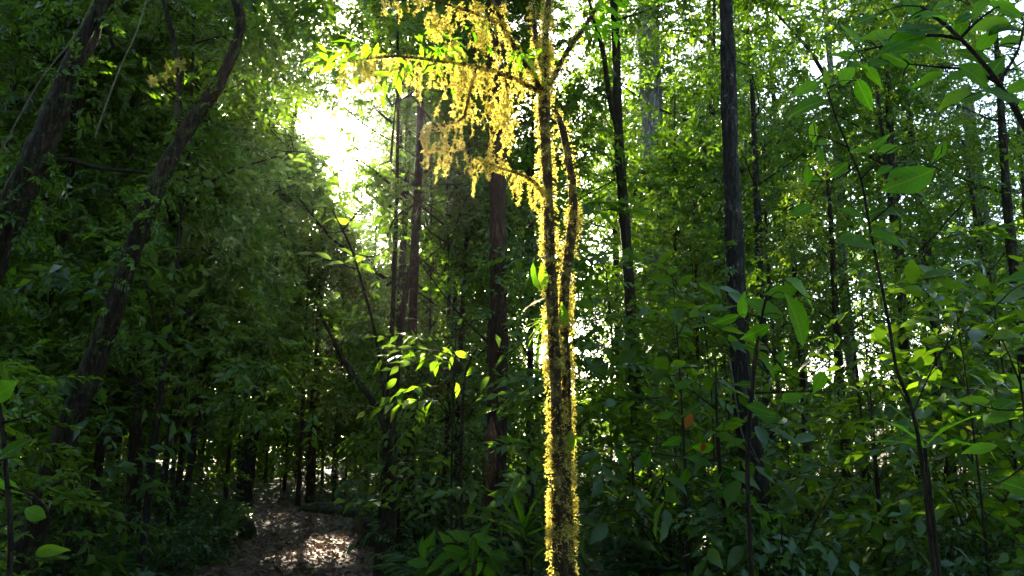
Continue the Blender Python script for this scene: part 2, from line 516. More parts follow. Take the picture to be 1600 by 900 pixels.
class Crown:
    """Sprays and limbs of a plant, built round its base so that copies can share the mesh."""
    def __init__(self, name, tmpls, mats, smooth=False):
        self.name, self.t, self.mats = name, tmpls, mats
        self.I, self.R, self.T, self.S, self.extra = [], [], [], [], []
        self.me = None

    def add(self, idx, R, T, S):
        self.I.append(idx); self.R.append(R); self.T.append(T); self.S.append(np.broadcast_to(S, (len(T),)))

    def arrays(self):
        return np.concatenate(self.I), np.concatenate(self.R), np.concatenate(self.T), np.concatenate(self.S)

    def mesh(self):
        if self.me is None:
            I, R, T, S = self.arrays()
            self.me = to_mesh(self.name, cat([place(self.t, I, R, T, S)] + self.extra), self.mats)
            self.rad = np.abs(T).max(axis=0)
        return self.me

    def mask_at(self, loc, rz, s):
        """Which sprays stay where sun gaps pass through; None when all do."""
        I, R, T, S = self.arrays()
        c, sn = math.cos(rz), math.sin(rz)
        W = np.stack([T[:, 0] * c - T[:, 1] * sn, T[:, 0] * sn + T[:, 1] * c, T[:, 2]], -1) * s + np.asarray(loc)
        # judge the middle of the spray
        tipd = R[:, :, 0] * 0.28 * S[:, None]
        tw = np.stack([tipd[:, 0] * c - tipd[:, 1] * sn, tipd[:, 0] * sn + tipd[:, 1] * c, tipd[:, 2]], -1) * s
        k = in_gap(W + tw)
        if (k < 1).sum() < 4:
            return None
        m = rng.random(len(k)) < k
        if m.sum() == 0:
            m[0] = True
        return m

    def mesh_at(self, loc, rz, s):
        """Shared mesh, or a thinned one of its own where a sun gap passes through."""
        m = self.mask_at(loc, rz, s)
        if m is None:
            return self.mesh()
        I, R, T, S = self.arrays()
        return to_mesh(self.name + '_thinned', cat([place(self.t, I[m], R[m], T[m], S[m])] + self.extra), self.mats)


def crown_cloud(name, tmpls, mats, seed, z0, z1, rad, clumps, per, limb_r=0.03, lobes=8, size=1.0):
    """Broadleaf crown: uneven lobes on limbs, each lobe a set of leafy clumps."""
    rs = np.random.default_rng(seed)
    cr = Crown(name, tmpls, mats)
    H = z1 - z0
    for k in range(lobes):
        u = (k + rs.uniform(0.1, 0.9)) / lobes
        a = k * 2.4 + rs.normal(0, 0.5)
        lr = rad * rs.uniform(0.32, 0.58)
        q = rad * rs.uniform(0.25, 0.85) * (1.0 if u < 0.8 else 0.5)
        lc = np.array([q * math.cos(a), q * math.sin(a), z0 + H * u])
        st = np.array([0, 0, max(z0 * 0.7, lc[2] - q * rs.uniform(0.5, 1.0))])
        mid = (st + lc) / 2 + rs.normal(0, 0.10, 3) * rad * 0.4
        cr.extra.append(tube([st, mid, lc], limb_r * rs.uniform(0.6, 1), limb_r * 0.35, sides=5, n=7, mat=1))
        m = max(2, int(clumps / lobes * rs.uniform(0.6, 1.5)))
        for c in range(m):
            d = rs.normal(0, 1, 3) * [1, 1, 0.55]; d /= np.linalg.norm(d)
            cp = lc + d * lr * rs.uniform(0.25, 1.0) ** 0.6
            cr.extra.append(tube([lc, (lc + cp) / 2 + rs.normal(0, 0.06, 3), cp], limb_r * 0.35, limb_r * 0.12, sides=3, n=4, mat=1))
            n = max(2, int(per * rs.uniform(0.4, 1.6)))
            base = cp + rs.normal(0, 0.36 * size, (n, 3)) * [1, 1, 0.7]
            yaw = math.atan2(d[1], d[0]) + rs.normal(0, 1.2, n)
            cr.add(rs.integers(0, len(tmpls), n), rot(yaw, rs.normal(-0.1, 0.4, n), rs.normal(0, 0.5, n)), base, rs.uniform(0.7, 1.25, n) * size)
    return cr


def sapling_crown(name, tmpls, mats, seed, H, z0, rad, n, size=1.0):
    """Sprays set along a single stem."""
    rs = np.random.default_rng(seed)
    cr = Crown(name, tmpls, mats)
    u = rs.uniform(0, 1, n)
    z = z0 + (H - z0) * u
    a = rs.uniform(0, 6.283, n)
    reach = rad * (1 - 0.55 * u) * rs.uniform(0.05, 1.0, n)
    base = np.stack([reach * np.cos(a), reach * np.sin(a), z + 0.25 * reach], -1)
    for k in range(n):
        if reach[k] > 0.12 and k % 2 == 0:
            cr.extra.append(tube([[0, 0, z[k] - 0.12], base[k] * [0.5, 0.5, 1] , base[k]], 0.006, 0.003, sides=3, n=4, mat=1))
    cr.add(rs.integers(0, len(tmpls), n), rot(a + rs.normal(0, 0.5, n), rs.normal(0.0, 0.35, n), rs.normal(0, 0.3, n)), base,
           rs.uniform(0.75, 1.25, n) * size)
    cr.extra.append(tube([[0, 0, -0.15], [0.03, 0.02, H * 0.5], [0, 0, H]], 0.016, 0.005, sides=5, n=8, mat=1))
    return cr


def rosette(name, tmpls, mats, seed, n, size=1.0, pitch=(0.5, 0.25), z=0.05):
    rs = np.random.default_rng(seed)
    cr = Crown(name, tmpls, mats)
    a = np.arange(n) * 2.4 + rs.normal(0, 0.25, n)
    cr.add(rs.integers(0, len(tmpls), n), rot(a, rs.normal(*pitch, n), rs.normal(0, 0.15, n)), np.zeros((n, 3)) + [0, 0, z],
           rs.uniform(0.75, 1.2, n) * size)
    return cr


def shrub_crown(name, tmpls, mats, seed, H, rad, stems, per, size=1.0):
    rs = np.random.default_rng(seed)
    cr = Crown(name, tmpls, mats)
    for k in range(stems):
        a = rs.uniform(0, 6.283); lean = rad * rs.uniform(0.2, 0.9); h = H * rs.uniform(0.6, 1.05)
        top = np.array([lean * math.cos(a), lean * math.sin(a), h])
        pts = np.array([[0.05 * math.cos(a), 0.05 * math.sin(a), -0.1], top * [0.35, 0.35, 0.55], top])
        cr.extra.append(tube(pts, 0.012, 0.003, sides=4, n=7, mat=1))
        w = rs.uniform(0.2, 1.0, per)
        c = smooth_path(pts, 20)[(w * 19).astype(int)]
        cr.add(rs.integers(0, len(tmpls), per), rot(a + rs.uniform(-2.2, 2.2, per), rs.normal(0.1, 0.35, per), rs.normal(0, 0.3, per)), c,
               rs.uniform(0.7, 1.2, per) * size)
    return cr


UND = [crown_cloud('crown_understory', SMALL, ['leaf', 'twig'], 20 + i, 1.8, 8.5, 2.2, 70, 12, 0.03, 10) for i in range(4)]
UNDM = [crown_cloud('crown_understory_broad', MED, ['leaf', 'twig'], 30 + i, 1.6, 7.0, 2.0, 48, 10, 0.028, 9) for i in range(3)]
UND[3] = crown_cloud('crown_understory_fine', FINE, ['leaf', 'twig'], 26, 2.4, 8.0, 2.0, 74, 12, 0.03, 11)
UNDM[2] = crown_cloud('crown_understory_lance', LANCE, ['leaf', 'twig'], 36, 1.8, 6.5, 1.8, 40, 9, 0.028, 8)
CAN = [crown_cloud('crown_canopy', SMALL, ['leaf', 'twig'], 40 + i, 7.0, 17.0, 3.8, 95, 13, 0.07, 12, size=1.35) for i in range(3)]
SAP = [sapling_crown('foliage_sapling', SMALL, ['leaf', 'twig'], 50 + i, 3.4, 0.6, 0.8, 75) for i in range(3)]
SAPM = [sapling_crown('foliage_sapling_broad', MED, ['leaf', 'twig'], 60 + i, 2.8, 0.4, 0.7, 52) for i in range(3)]
SAPL = [sapling_crown('foliage_sapling_large', LARGE, ['leaf', 'twig'], 65 + i, 3.0, 0.5, 0.75, 34) for i in range(3)]
SAPL_LEAF = [to_mesh('leaf', leaf_geo(1, W, 4, fd, dr, 0, 0.45), ['leaf'], True) for W, fd, dr in ((0.44, 0.25, 0.18), (0.40, 0.35, 0.3), (0.47, 0.2, 0.1))]
SHR = [shrub_crown('foliage_shrub', MED, ['leaf_low', 'twig'], 70 + i, 1.15, 0.65, 9, 9, 0.85) for i in range(3)]
SHL = [shrub_crown('foliage_lance_shrub', LANCE, ['leaf_low', 'twig'], 80 + i, 0.8, 0.5, 8, 8, 0.8) for i in range(3)]
FER = [rosette('fronds', FROND, ['leaf_low', 'twig'], 90 + i, 11, 1.0) for i in range(3)]


# ------------------------------------------------------------------ setting: ground, trail
def sheet(xs, ys, dz=0.0):
    X, Y = np.meshgrid(xs, ys, indexing='ij')
    Z = ground_h(X, Y) + dz
    V = np.stack([X, Y, Z], -1).reshape(-1, 3)
    i, j = np.meshgrid(np.arange(len(xs) - 1), np.arange(len(ys) - 1), indexing='ij')
    m = len(ys)
    a, b, c, d = i * m + j, (i + 1) * m + j, (i + 1) * m + j + 1, i * m + j + 1
    f = np.concatenate([np.stack([a, b, c], -1).reshape(-1, 3), np.stack([a, c, d], -1).reshape(-1, 3)])
    return V, f, np.zeros(len(f), int)


ax = np.concatenate([-np.geomspace(900, 26, 14), np.linspace(-24, 24, 97), np.geomspace(26, 900, 14)])
ay = np.concatenate([-np.geomspace(900, 12, 12), np.linspace(-10, 50, 121), np.geomspace(53, 900, 14)])
g = sheet(ax, ay)
go = link('ground', to_mesh('ground', g, ['soil'], True), kind='structure')

yy = np.linspace(-5, 34, 130)
uu = np.linspace(-1, 1, 15)
PV, PF = [], []
prs = np.random.default_rng(5)
edge = prs.normal(0, 0.10, (len(yy), 2)); edge = (edge + np.roll(edge, 1, 0) + np.roll(edge, -1, 0)) / 1.6
for i, y in enumerate(yy):
    for u in uu:
        hw = path_half(y) + edge[i, 0 if u < 0 else 1]
        x = path_center(y) + u * hw
        PV.append((x, y, ground_h(x, y) + 0.014 + 0.02 * (1 - u * u) - (0.02 if abs(u) == 1 else 0)))
nu = len(uu)
for i in range(len(yy) - 1):
    for j in range(nu - 1):
        a = i * nu + j
        PF += [(a, a + 1, a + nu + 1), (a, a + nu + 1, a + nu)]
trail = link('path', to_mesh('path', (np.array(PV), np.array(PF), np.zeros(len(PF), int)), ['trail'], True), kind='structure')

# dead leaves: near ones singly, the rest as litter
dl = [leaf_geo(1, 0.5, 2, f, d, 0, 0.5) for f, d in ((0.5, 0.25), (0.25, -0.2), (0.7, 0.1), (0.35, 0.4))]
dmesh = [to_mesh('fallen_leaf', (v * 0.13, f, m), ['dead']) for v, f, m in dl]


def litter_spot(y0, y1):
    y = rng.uniform(y0, y1)
    x = path_center(y) + rng.uniform(-1, 1) * path_half(y) * 1.02
    return x, y, ground_h(x, y) + rng.uniform(0.035, 0.06)


for i in range(260):
    y0 = rng.uniform(0, 1) ** 1.4 * 4.2 + 9.6
    x, y, z = litter_spot(y0, y0 + 0.3)
    o = link('fallen_leaf', dmesh[i % 4], trail)
    o.location = (x, y, z)
    o.rotation_euler = (rng.normal(0, 0.35), rng.normal(0, 0.3), rng.uniform(0, 6.28))
    s = rng.uniform(0.7, 1.25); o.scale = (s, s, s)
n = 9000
ys = 9 + 24 * rng.uniform(0, 1, n) ** 1.3
xs = path_center(ys) + rng.normal(0, 0.62, n) * path_half(ys)
T = np.stack([xs, ys, ground_h(xs, ys) + rng.uniform(0.02, 0.055, n)], -1)
lit = place([(v * 0.11, f, m) for v, f, m in dl], rng.integers(0, 4, n), rot(rng.uniform(0, 6.28, n), rng.normal(0, 0.3, n), rng.normal(0, 0.35, n)), T, rng.uniform(0.6, 1.3, n))
link('leaf_litter', to_mesh('leaf_litter', lit, ['dead']), trail, 'stuff')
# litter away from the trail, thinner
n = 9000
ys = rng.uniform(8, 32, n); xs = rng.uniform(-1, 1, n) * ys * 0.75
T = np.stack([xs, ys, ground_h(xs, ys) + rng.uniform(0.005, 0.035, n)], -1)
lit = place([(v * 0.12, f, m) for v, f, m in dl], rng.integers(0, 4, n), rot(rng.uniform(0, 6.28, n), rng.normal(0, 0.3, n), rng.normal(0, 0.35, n)), T, rng.uniform(0.6, 1.3, n))
link('forest_litter', to_mesh('forest_litter', lit, ['dead']), go, 'stuff')

# ------------------------------------------------------------------ where the sun gets through
HY = 5.0                                                   # distance of the mossy tree
for py in range(170, 960, 55):
    gap(P(872, py, HY), 0.27, 0.0)
for px, py in ((560, 100), (600, 110), (655, 120), (700, 40), (700, 120), (735, 40), (725, 170), (690, 225), (770, 40), (770, 120), (790, 190), (765, 265), (825, 285), (850, 60), (815, 120)):
    gap(P(px, py, HY - 0.1), 0.22, 0.03)
gap(CAM, 0.5, 0.10, 9.0)                                  # the bright hole towards the sun
gap(P(505, 200, 20), 0.5, 0.05, 0.0)
gap(P(545, 240, 20), 0.45, 0.05, 0.0)
gap(P(520, 832, 13.6), 0.42, 0.0)                          # flecks on the trail
gap(P(460, 858, 12.3), 0.25, 0.0)
gap(P(560, 400, 9), 0.45, 0.1)
gap(P(650, 550, 8), 0.40, 0.1)
gap(P(1010, 760, 9), 0.30, 0.05)
gap(P(270, 115, 9), 0.25, 0.05)
gap(P(470, 640, 23), 0.7, 0.25)
gap(P(390, 610, 23), 0.6, 0.25)
gap(P(1420, 560, 7), 0.5, 0.15)


# ------------------------------------------------------------------ trees with a shape of their own
def gz(x, y):
    return float(ground_h(x, y))


def trunk_tree(name, label, category, pix, Y, widths, mat, base_Y=None, crown=None, crown_rz=0.0, crown_s=1.0, crown_at=None, limbs=(), sides=16, lump=0.13, ext=None, group=None, n=None, climb=None):
    """Trunk through photograph points at Y metres ahead; bottom goes to the ground, top may go on by ext metres."""
    pts = [P(x, y, Y) for x, y in pix]                     # listed from the top down
    low, d = pts[-1], pts[-1] - pts[-2]
    g0 = gz(low[0], low[1])
    if low[2] > g0 + 0.05:
        k = (low[2] - g0 + 0.15) / max(0.2, -d[2])
        q = low + d * k * np.array([0.5, 0.5, 1])
        q[2] = gz(q[0], q[1]) - 0.15
        pts.append(q); widths = list(widths) + [widths[-1] * 1.15]
    else:
        pts[-1][2] = gz(low[0], low[1]) - 0.15
    if ext:
        up = pts[0] - pts[1]; up /= np.linalg.norm(up)
        top = pts[0] + up * ext[0] + np.array([ext[1], ext[2], 0])
        pts.insert(0, top); widths = [widths[0] * 0.6] + list(widths)
    pts = pts[::-1]; rad = np.array(widths[::-1], float) / 2 / F_PX * Y
    base = pts[0].copy()
    t = thing(name, base, label, category, group)
    loc = [p - base for p in pts]
    o = link('trunk', to_mesh('trunk', tube(loc, 0, 0, sides=sides, n=n or len(loc) * 9, lump=lump, r=rad, seed=len(label), flare=0.35), [mat], True), t)
    for lp, lw in limbs:
        lpts = [P(x, y, Y) - base for x, y in lp]
        r = np.array(lw, float) / 2 / F_PX * Y
        link('limb', to_mesh('limb', tube(lpts, 0, 0, sides=8, n=len(lpts) * 5, lump=lump, r=r, seed=len(lp)), [mat], True), o)
    if climb:
        cn, u0, u1 = climb
        rs = np.random.default_rng(900 + len(label))
        # leaves gather in a few patches along the trunk
        cu = rs.uniform(u0, u1, 9)
        u = np.clip(rs.choice(cu, cn) + rs.normal(0, 0.025, cn), 0.02, 0.98)
        c = smooth_path(loc, 120)[(u * 119).astype(int)]
        a = rs.uniform(0, 6.283, cn)
        rr = np.interp(u, np.linspace(0, 1, len(rad)), rad) * 0.9
        T = c + rr[:, None] * np.stack([np.cos(a), np.sin(a), 0 * a], -1)
        geo = place(SMALL + FINE, rs.integers(0, 12, cn), rot(a + rs.normal(0, 0.6, cn), rs.normal(-0.1, 0.5, cn), rs.normal(0, 0.4, cn)), T, rs.uniform(0.3, 0.62, cn))
        link('climbing_leaves', to_mesh('climbing_leaves', geo, ['leaf', 'twig']), t, 'stuff')
    if crown is not None:
        at = loc[-1] if crown_at is None else np.asarray(crown_at) - base
        me = crown.mesh_at(at + base, crown_rz, crown_s)
        c = link('crown', me, t, 'stuff', at)
        c.rotation_euler.z = crown_rz; c.scale = (crown_s,) * 3
    return t


def shifted(p, dz):
    return np.array([p[0], p[1], p[2] + dz])


BARE = []       # trunks that random plants keep clear of: (x, y, clear)

trunk_tree('canopy_tree', 'straight red-brown trunk with a peeling orange patch, left of the twin mossy stems', 'tree',
           [(775, -60), (775, 130), (777, 300), (779, 480), (777, 650), (771, 800)], 10.0, [26, 27, 27, 29, 31, 36], 'bark_red',
           crown=CAN[0], crown_s=0.85, crown_at=P(775, -60, 10) + [0, 0, -5.2], ext=(6, 0.1, 0.2), sides=18, climb=(36, 0.05, 0.4))
peel_t = bpy.data.objects['canopy_tree']
pb_ = np.array(peel_t.location)
pp = [P(x, y, 9.87) - pb_ for x, y in ((768, 652), (768, 690), (766, 730), (763, 765))]
V, f, m_ = tube(pp, 0, 0, sides=10, n=16, lump=0.22, r=np.array([2, 9, 10, 3]) / F_PX * 10, seed=3)
peel = link('peeled_bark', to_mesh('peeled_bark', (V, f, m_), ['bark_peel'], True), peel_t)
peel['label'] = 'orange patch of peeled bark'
BARE += [(P(775, 500, 10)[0], 10.0, 0.7)]

trunk_tree('lichen_tree', 'dark straight trunk blotched with pale lichen, right of the big grey trunk', 'tree',
           [(1133, -60), (1138, 100), (1142, 250), (1148, 400), (1160, 600), (1182, 780)], 8.6, [22, 25, 26, 28, 33, 38], 'bark_lichen',
           crown=CAN[1], crown_rz=1.0, crown_s=0.85, crown_at=P(1133, -60, 8.6) + [0.3, 0, -4.2], ext=(6, 0.2, 0.3), sides=18, climb=(60, 0.08, 0.5))
BARE += [(P(1150, 500, 8.6)[0], 8.6, 0.7)]

trunk_tree('grey_tree', 'thick pale grey trunk far behind, between the slender forked trunk and the lichen trunk', 'tree',
           [(1012, -40), (1016, 130), (1024, 280), (1034, 420), (1046, 600), (1052, 690)], 24.0, [34, 37, 40, 44, 50, 60], 'bark_grey',
           crown=CAN[2], crown_rz=2.0, crown_s=1.1, crown_at=P(1012, -40, 24) + [0, 0, -7], ext=(5, 0, 0), sides=14)
BARE += [(P(1030, 500, 24)[0], 24.0, 1.0)]

trunk_tree('slender_tree', 'slender brown trunk forking high up, just right of the twin mossy stems', 'tree',
           [(955, -40), (962, 60), (966, 190), (974, 320), (984, 460), (996, 640), (1003, 710)], 13.0, [12, 13, 16, 16, 18, 21, 24], 'bark',
           crown=UND[0], crown_s=1.0, crown_at=P(955, -40, 13) + [0, 0, -2.2], ext=(3, 0, 0),
           limbs=[([(966, 205), (952, 150), (942, 80), (925, 20), (915, -30)], [11, 9, 8, 6, 4])])
BARE += [(P(980, 500, 13)[0], 13.0, 0.5)]

trunk_tree('leaning_tree', 'dark trunk leaning right and bending upward beside the trail, forked high up', 'tree',
           [(366, -40), (375, 40), (345, 125), (290, 205), (245, 290), (205, 400), (165, 520), (110, 660), (45, 840)], 7.0, [17, 18, 20, 25, 27, 29, 31, 34, 40], 'bark',
           crown=UND[1], crown_s=0.9, crown_at=P(366, -40, 7) + [0, 0.6, -1.4], ext=(2.0, 0.2, 0.3), climb=(110, 0.15, 0.85),
           limbs=[([(288, 210), (278, 170), (282, 120), (270, 60), (250, -20)], [18, 13, 11, 9, 6])])
BARE += [(P(165, 520, 7)[0], 7.0, 0.5)]

trunk_tree('dark_leaning_tree', 'broad shaded trunk leaning in at the left edge, with two rising limbs', 'tree',
           [(130, 60), (85, 180), (45, 270), (10, 350), (-40, 470), (-100, 640)], 6.2, [22, 40, 46, 48, 50, 54], 'bark',
           crown=UND[3], crown_s=0.7, crown_at=P(130, 60, 6.2) + [0, 0.5, -1.0], ext=(1.6, 0.2, 0.2), climb=(110, 0.2, 0.9),
           limbs=[([(88, 175), (110, 120), (150, 60), (160, -30)], [16, 13, 11, 8]), ([(40, 280), (95, 250), (150, 262), (230, 270)], [10, 8, 7, 4])])

trunk_tree('slim_tree', 'slim dark trunk standing right of the bright sun gap', 'tree',
           [(655, 40), (657, 140), (655, 240), (649, 370), (645, 500), (640, 640)], 15.0, [8, 10, 12, 14, 15, 17], 'bark',
           crown=UND[2], crown_s=0.75, crown_at=P(655, 40, 15) + [0.2, 0, -4.0], ext=(2.5, 0, 0))
trunk_tree('grey_slim_tree', 'pale grey trunk half hidden in leaves between slim dark trunk and red-brown trunk', 'tree',
           [(702, 120), (704, 280), (706, 380), (708, 520), (710, 660)], 19.0, [16, 18, 19, 20, 22], 'bark_grey',
           crown=UNDM[1], crown_s=1.1, crown_at=P(702, 120, 19) + [0, 0, -3], ext=(3, 0, 0))
trunk_tree('forked_tree', 'small dark tree at the trail edge with a long limb arching left', 'tree',
           [(640, 420), (628, 500), (618, 580), (612, 670), (611, 760), (600, 870)], 10.2, [7, 10, 13, 15, 17, 24], 'bark',
           crown=SAPM[0], crown_s=0.8, crown_at=P(625, 520, 10.2) + [0, 0, -0.6],
           limbs=[([(606, 690), (590, 640), (555, 590), (535, 560), (520, 530), (505, 500)], [10, 10, 9, 8, 6, 3])])
BARE += [(P(611, 700, 10.2)[0], 10.2, 0.5)]
trunk_tree('trailside_tree', 'grey-brown trunk on the far side of the trail, left of the log', 'tree',
           [(440, 300), (430, 440), (415, 560), (400, 640), (385, 740)], 22.0, [10, 13, 16, 18, 22], 'bark',
           crown=UND[3], crown_s=1.0, crown_at=P(440, 300, 22) + [0.3, 0, -3.4], ext=(3, 0.3, 0))
for i, (pix, Y, w, lab) in enumerate([
        ([(1388, 150), (1394, 260), (1402, 360), (1410, 480), (1416, 600)], 14, [10, 12, 13, 14, 16], 'thin pale-flecked trunk behind the whip-like sapling on the right'),
        ([(1428, 240), (1440, 330), (1452, 410), (1462, 520), (1470, 620)], 16, [12, 14, 15, 16, 18], 'brown trunk in sunlit leaves right of the thin pale-flecked trunk'),
        ([(1520, 230), (1530, 320), (1540, 400), (1552, 520), (1560, 620)], 20, [22, 24, 26, 28, 30], 'stout greyish trunk in bright leaves near the right edge'),
        ([(1566, 200), (1575, 330), (1588, 450), (1606, 600)], 11, [12, 15, 16, 18], 'dark trunk cut by the right edge of the view'),
        ([(1180, 250), (1186, 400), (1192, 520), (1204, 700)], 15, [10, 12, 13, 16], 'thin brown trunk close behind the lichen-blotched trunk'),
        ([(1303, 440), (1310, 560), (1318, 650), (1324, 740)], 12, [10, 12, 14, 16], 'short brown trunk low down in the right-hand undergrowth'),
        ([(1245, 470), (1252, 560), (1258, 650), (1262, 740)], 14, [8, 10, 10, 12], 'thin trunk standing left of the short brown trunk'),
        ([(215, 300), (208, 430), (212, 520), (214, 640)], 12, [12, 14, 15, 17], 'upright dark trunk just right of the long leaning trunk'),
        ([(110, 260), (95, 380), (70, 480), (30, 620)], 9, [15, 17, 18, 21], 'shaded trunk leaning parallel to the long leaning trunk, on its left'),
]):
    t = trunk_tree(['thin_tree', 'thin_tree', 'stout_tree', 'thin_tree', 'thin_tree', 'thin_tree', 'thin_tree', 'upright_tree', 'shaded_tree'][i], lab, 'tree', pix, Y, w,
                   'bark_grey' if i == 2 else ('bark_lichen' if i in (0, 4) else 'bark'),
                   crown=(UND + UNDM)[i % 7], crown_rz=i * 1.3, crown_s=0.8 if i not in (5, 6) else 0.5, crown_at=P(*pix[0], Y) + [0, 0, -2.4 if i not in (5, 6) else -1.6], ext=(1.8, 0, 0))
    BARE.append((P(*pix[2], Y)[0], Y, 0.4))


# ------------------------------------------------------------------ the twin-stemmed mossy tree
mb = P(877, 980, HY); mb[2] = gz(mb[0], mb[1])
mossy = thing('mossy_tree', mb, 'sunlit twin-stemmed tree shaggy with yellow moss in the middle foreground', 'tree')
BARE += [(mb[0], mb[1], 1.0)]


def hp(x, y, dy=0.0):
    return P(x, y, HY + dy) - mb


def px2m(w, Y=HY):
    return np.array(w, float) / 2 / F_PX * Y


stemA = [np.array([0.0, 0.0, -0.15]), hp(876, 900), hp(873, 800), hp(871, 700), hp(868, 600), hp(864, 500), hp(859, 400), hp(856, 300), hp(852, 220), hp(850, 145)]
stemB = [np.array([0.09, 0.05, -0.15]), hp(888, 900, .05), hp(886, 800, .05), hp(884, 700, .06), hp(884, 600, .06), hp(881, 520, .05), hp(882, 450, .05), hp(891, 380, .06), hp(896, 320, .06), hp(890, 260, .05), hp(878, 200, .04), hp(864, 168, .02)]
rA = px2m([34, 25, 22, 20, 19, 18, 18, 17, 17, 20])
rB = px2m([28, 22, 18, 17, 16, 16, 17, 15, 14, 13, 12, 8])
oA = link('stem', to_mesh('stem', tube(stemA, 0, 0, sides=12, n=60, lump=0.10, r=rA, seed=1), ['bark_mossy'], True), mossy)
oB = link('stem', to_mesh('stem', tube(stemB, 0, 0, sides=12, n=60, lump=0.12, r=rB, seed=2), ['bark_mossy'], True), mossy)
BR = [
    ([hp(850, 150), hp(830, 115, -.05), hp(805, 75, -.1), hp(785, 40, -.15), hp(762, -20, -.2), hp(740, -90, -.2)], [12, 11, 9, 8, 7, 5]),
    ([hp(849, 146), hp(820, 132, -.05), hp(795, 120, -.08), hp(745, 105, -.1), hp(690, 96, -.1), hp(620, 88, -.05), hp(545, 96, 0)], [11, 9, 8, 7, 6, 5, 3]),
    ([hp(850, 150), hp(853, 100, .02), hp(852, 50, .05), hp(860, -30, .1), hp(862, -120, .2)], [13, 12, 11, 9, 6]),
    ([hp(848, 110), hp(838, 70, .1), hp(832, 10, .2), hp(822, -60, .3)], [9, 8, 7, 5]),
    ([hp(852, 146), hp(868, 115, .05), hp(885, 82, .1), hp(915, 40, .15), hp(945, -10, .2), hp(985, -70, .3)], [11, 10, 9, 8, 7, 5]),
    ([hp(856, 316), hp(838, 288, -.04), hp(815, 273, -.08), hp(780, 262, -.1), hp(742, 246, -.12)], [7, 6, 5, 4, 3]),
    ([hp(744, 106, -.1), hp(735, 140, -.12), hp(722, 185, -.14), hp(690, 195, -.16), hp(662, 203, -.16)], [5, 5, 4, 3, 2]),
    ([hp(785, 40, -.15), hp(740, 20, -.12), hp(690, 5, -.1), hp(630, -10, -.1)], [6, 5, 4, 3]),
    ([hp(788, 118, -.08), hp(792, 150, -.1), hp(786, 200, -.12)], [5, 4, 2]),
]
BO = []
for b, w in BR:
    BO.append(link('branch', to_mesh('branch', tube(b, 0, 0, sides=8, n=len(b) * 5, lump=0.12, r=px2m(w), seed=len(b)), ['bark_mossy'], True), mossy))

tuft = leaf_geo(1, 0.42, 0, 0.3, 0.3, 0)


def moss_strand(rs, p, L, rad=0.021, step=0.009):
    """One knobbly hanging thread of moss."""
    n = max(3, int(L / step))
    dr = rs.normal(0, 0.12, 2)
    c = np.cumsum(np.concatenate([[[0, 0, 0]], np.stack([dr[0] * step + rs.normal(0, 0.004, n - 1), dr[1] * step + rs.normal(0, 0.004, n - 1), -np.full(n - 1, step)], -1)]), axis=0) + p
    k = 4
    T = np.repeat(c, k, axis=0)
    yaw = rs.uniform(0, 6.283, n * k)
    knob = 0.7 + 0.45 * np.sin(np.arange(n) * rs.uniform(0.5, 0.9) + rs.uniform(0, 6))
    env = np.repeat(np.clip(np.minimum(np.linspace(0.6, 4, n), np.linspace(3.5, 0.4, n)), 0.3, 1) * knob, k)
    return T, yaw, rs.normal(-0.75, 0.4, n * k), rad * env * rs.uniform(0.6, 1.5, n * k)


def moss_drape(rs, p0, L, width, n):
    """A hanging beard: separate strands of uneven length from a short span of branch."""
    Ts, Ys, Ps, Ss = [], [], [], []
    for k in range(n):
        u = rs.uniform(-0.5, 0.5)
        off = np.array([u * width, rs.normal(0, 0.3) * width * 0.5, rs.uniform(-0.3, 0.05) * L])
        l = L * rs.uniform(0.2, 1.0) * (1 - 1.6 * u * u)
        T, Yw, Pt, S = moss_strand(rs, p0 + off, max(0.04, l))
        Ts.append(T); Ys.append(Yw); Ps.append(Pt); Ss.append(S)
        if rs.random() < 0.5:                        # a side thread
            q = T[int(len(T) * rs.uniform(0.2, 0.6))] + [rs.choice([-1, 1]) * 0.02, 0, 0]
            T, Yw, Pt, S = moss_strand(rs, q, max(0.03, l * 0.4), rad=0.013)
            Ts.append(T); Ys.append(Yw); Ps.append(Pt); Ss.append(S)
    T = np.concatenate(Ts)
    return place([tuft], np.zeros(len(T), int), rot(np.concatenate(Ys), np.concatenate(Ps), rs.uniform(0, 3, len(T))), T, np.concatenate(Ss))


mrs = np.random.default_rng(77)
DR = [(548, 78, 62, 42), (578, 88, 55, 45), (600, 80, 40, 36), (655, 96, 55, 34), (628, -8, 28, 60), (690, 5, 62, 36), (706, 60, 48, 34), (735, -5, 45, 34),
      (722, 100, 95, 30), (732, 150, 52, 22), (772, 5, 62, 38), (770, 78, 82, 40), (796, 118, 66, 28), (790, 165, 72, 40), (762, 238, 55, 50), (693, 190, 66, 48),
      (668, 196, 52, 22), (818, 268, 46, 30), (842, 285, 40, 26), (818, 96, 42, 34), (755, 40, 40, 40), (705, 100, 40, 46), (778, 150, 60, 30), (740, 95, 45, 40), (680, 20, 40, 30)]
for px, py, ln, wd in DR:
    Lm, Wm = 1.5 * ln / F_PX * HY, 1.25 * wd / F_PX * HY
    link('hanging_moss', to_mesh('hanging_moss', moss_drape(mrs, hp(px, py, mrs.uniform(-0.2, -0.02)), Lm, Wm, int(3 + wd * 0.23)), ['moss']),
         BO[min(range(len(BR)), key=lambda k: np.linalg.norm(smooth_path(BR[k][0], 30) - hp(px, py), axis=1).min())], 'stuff')


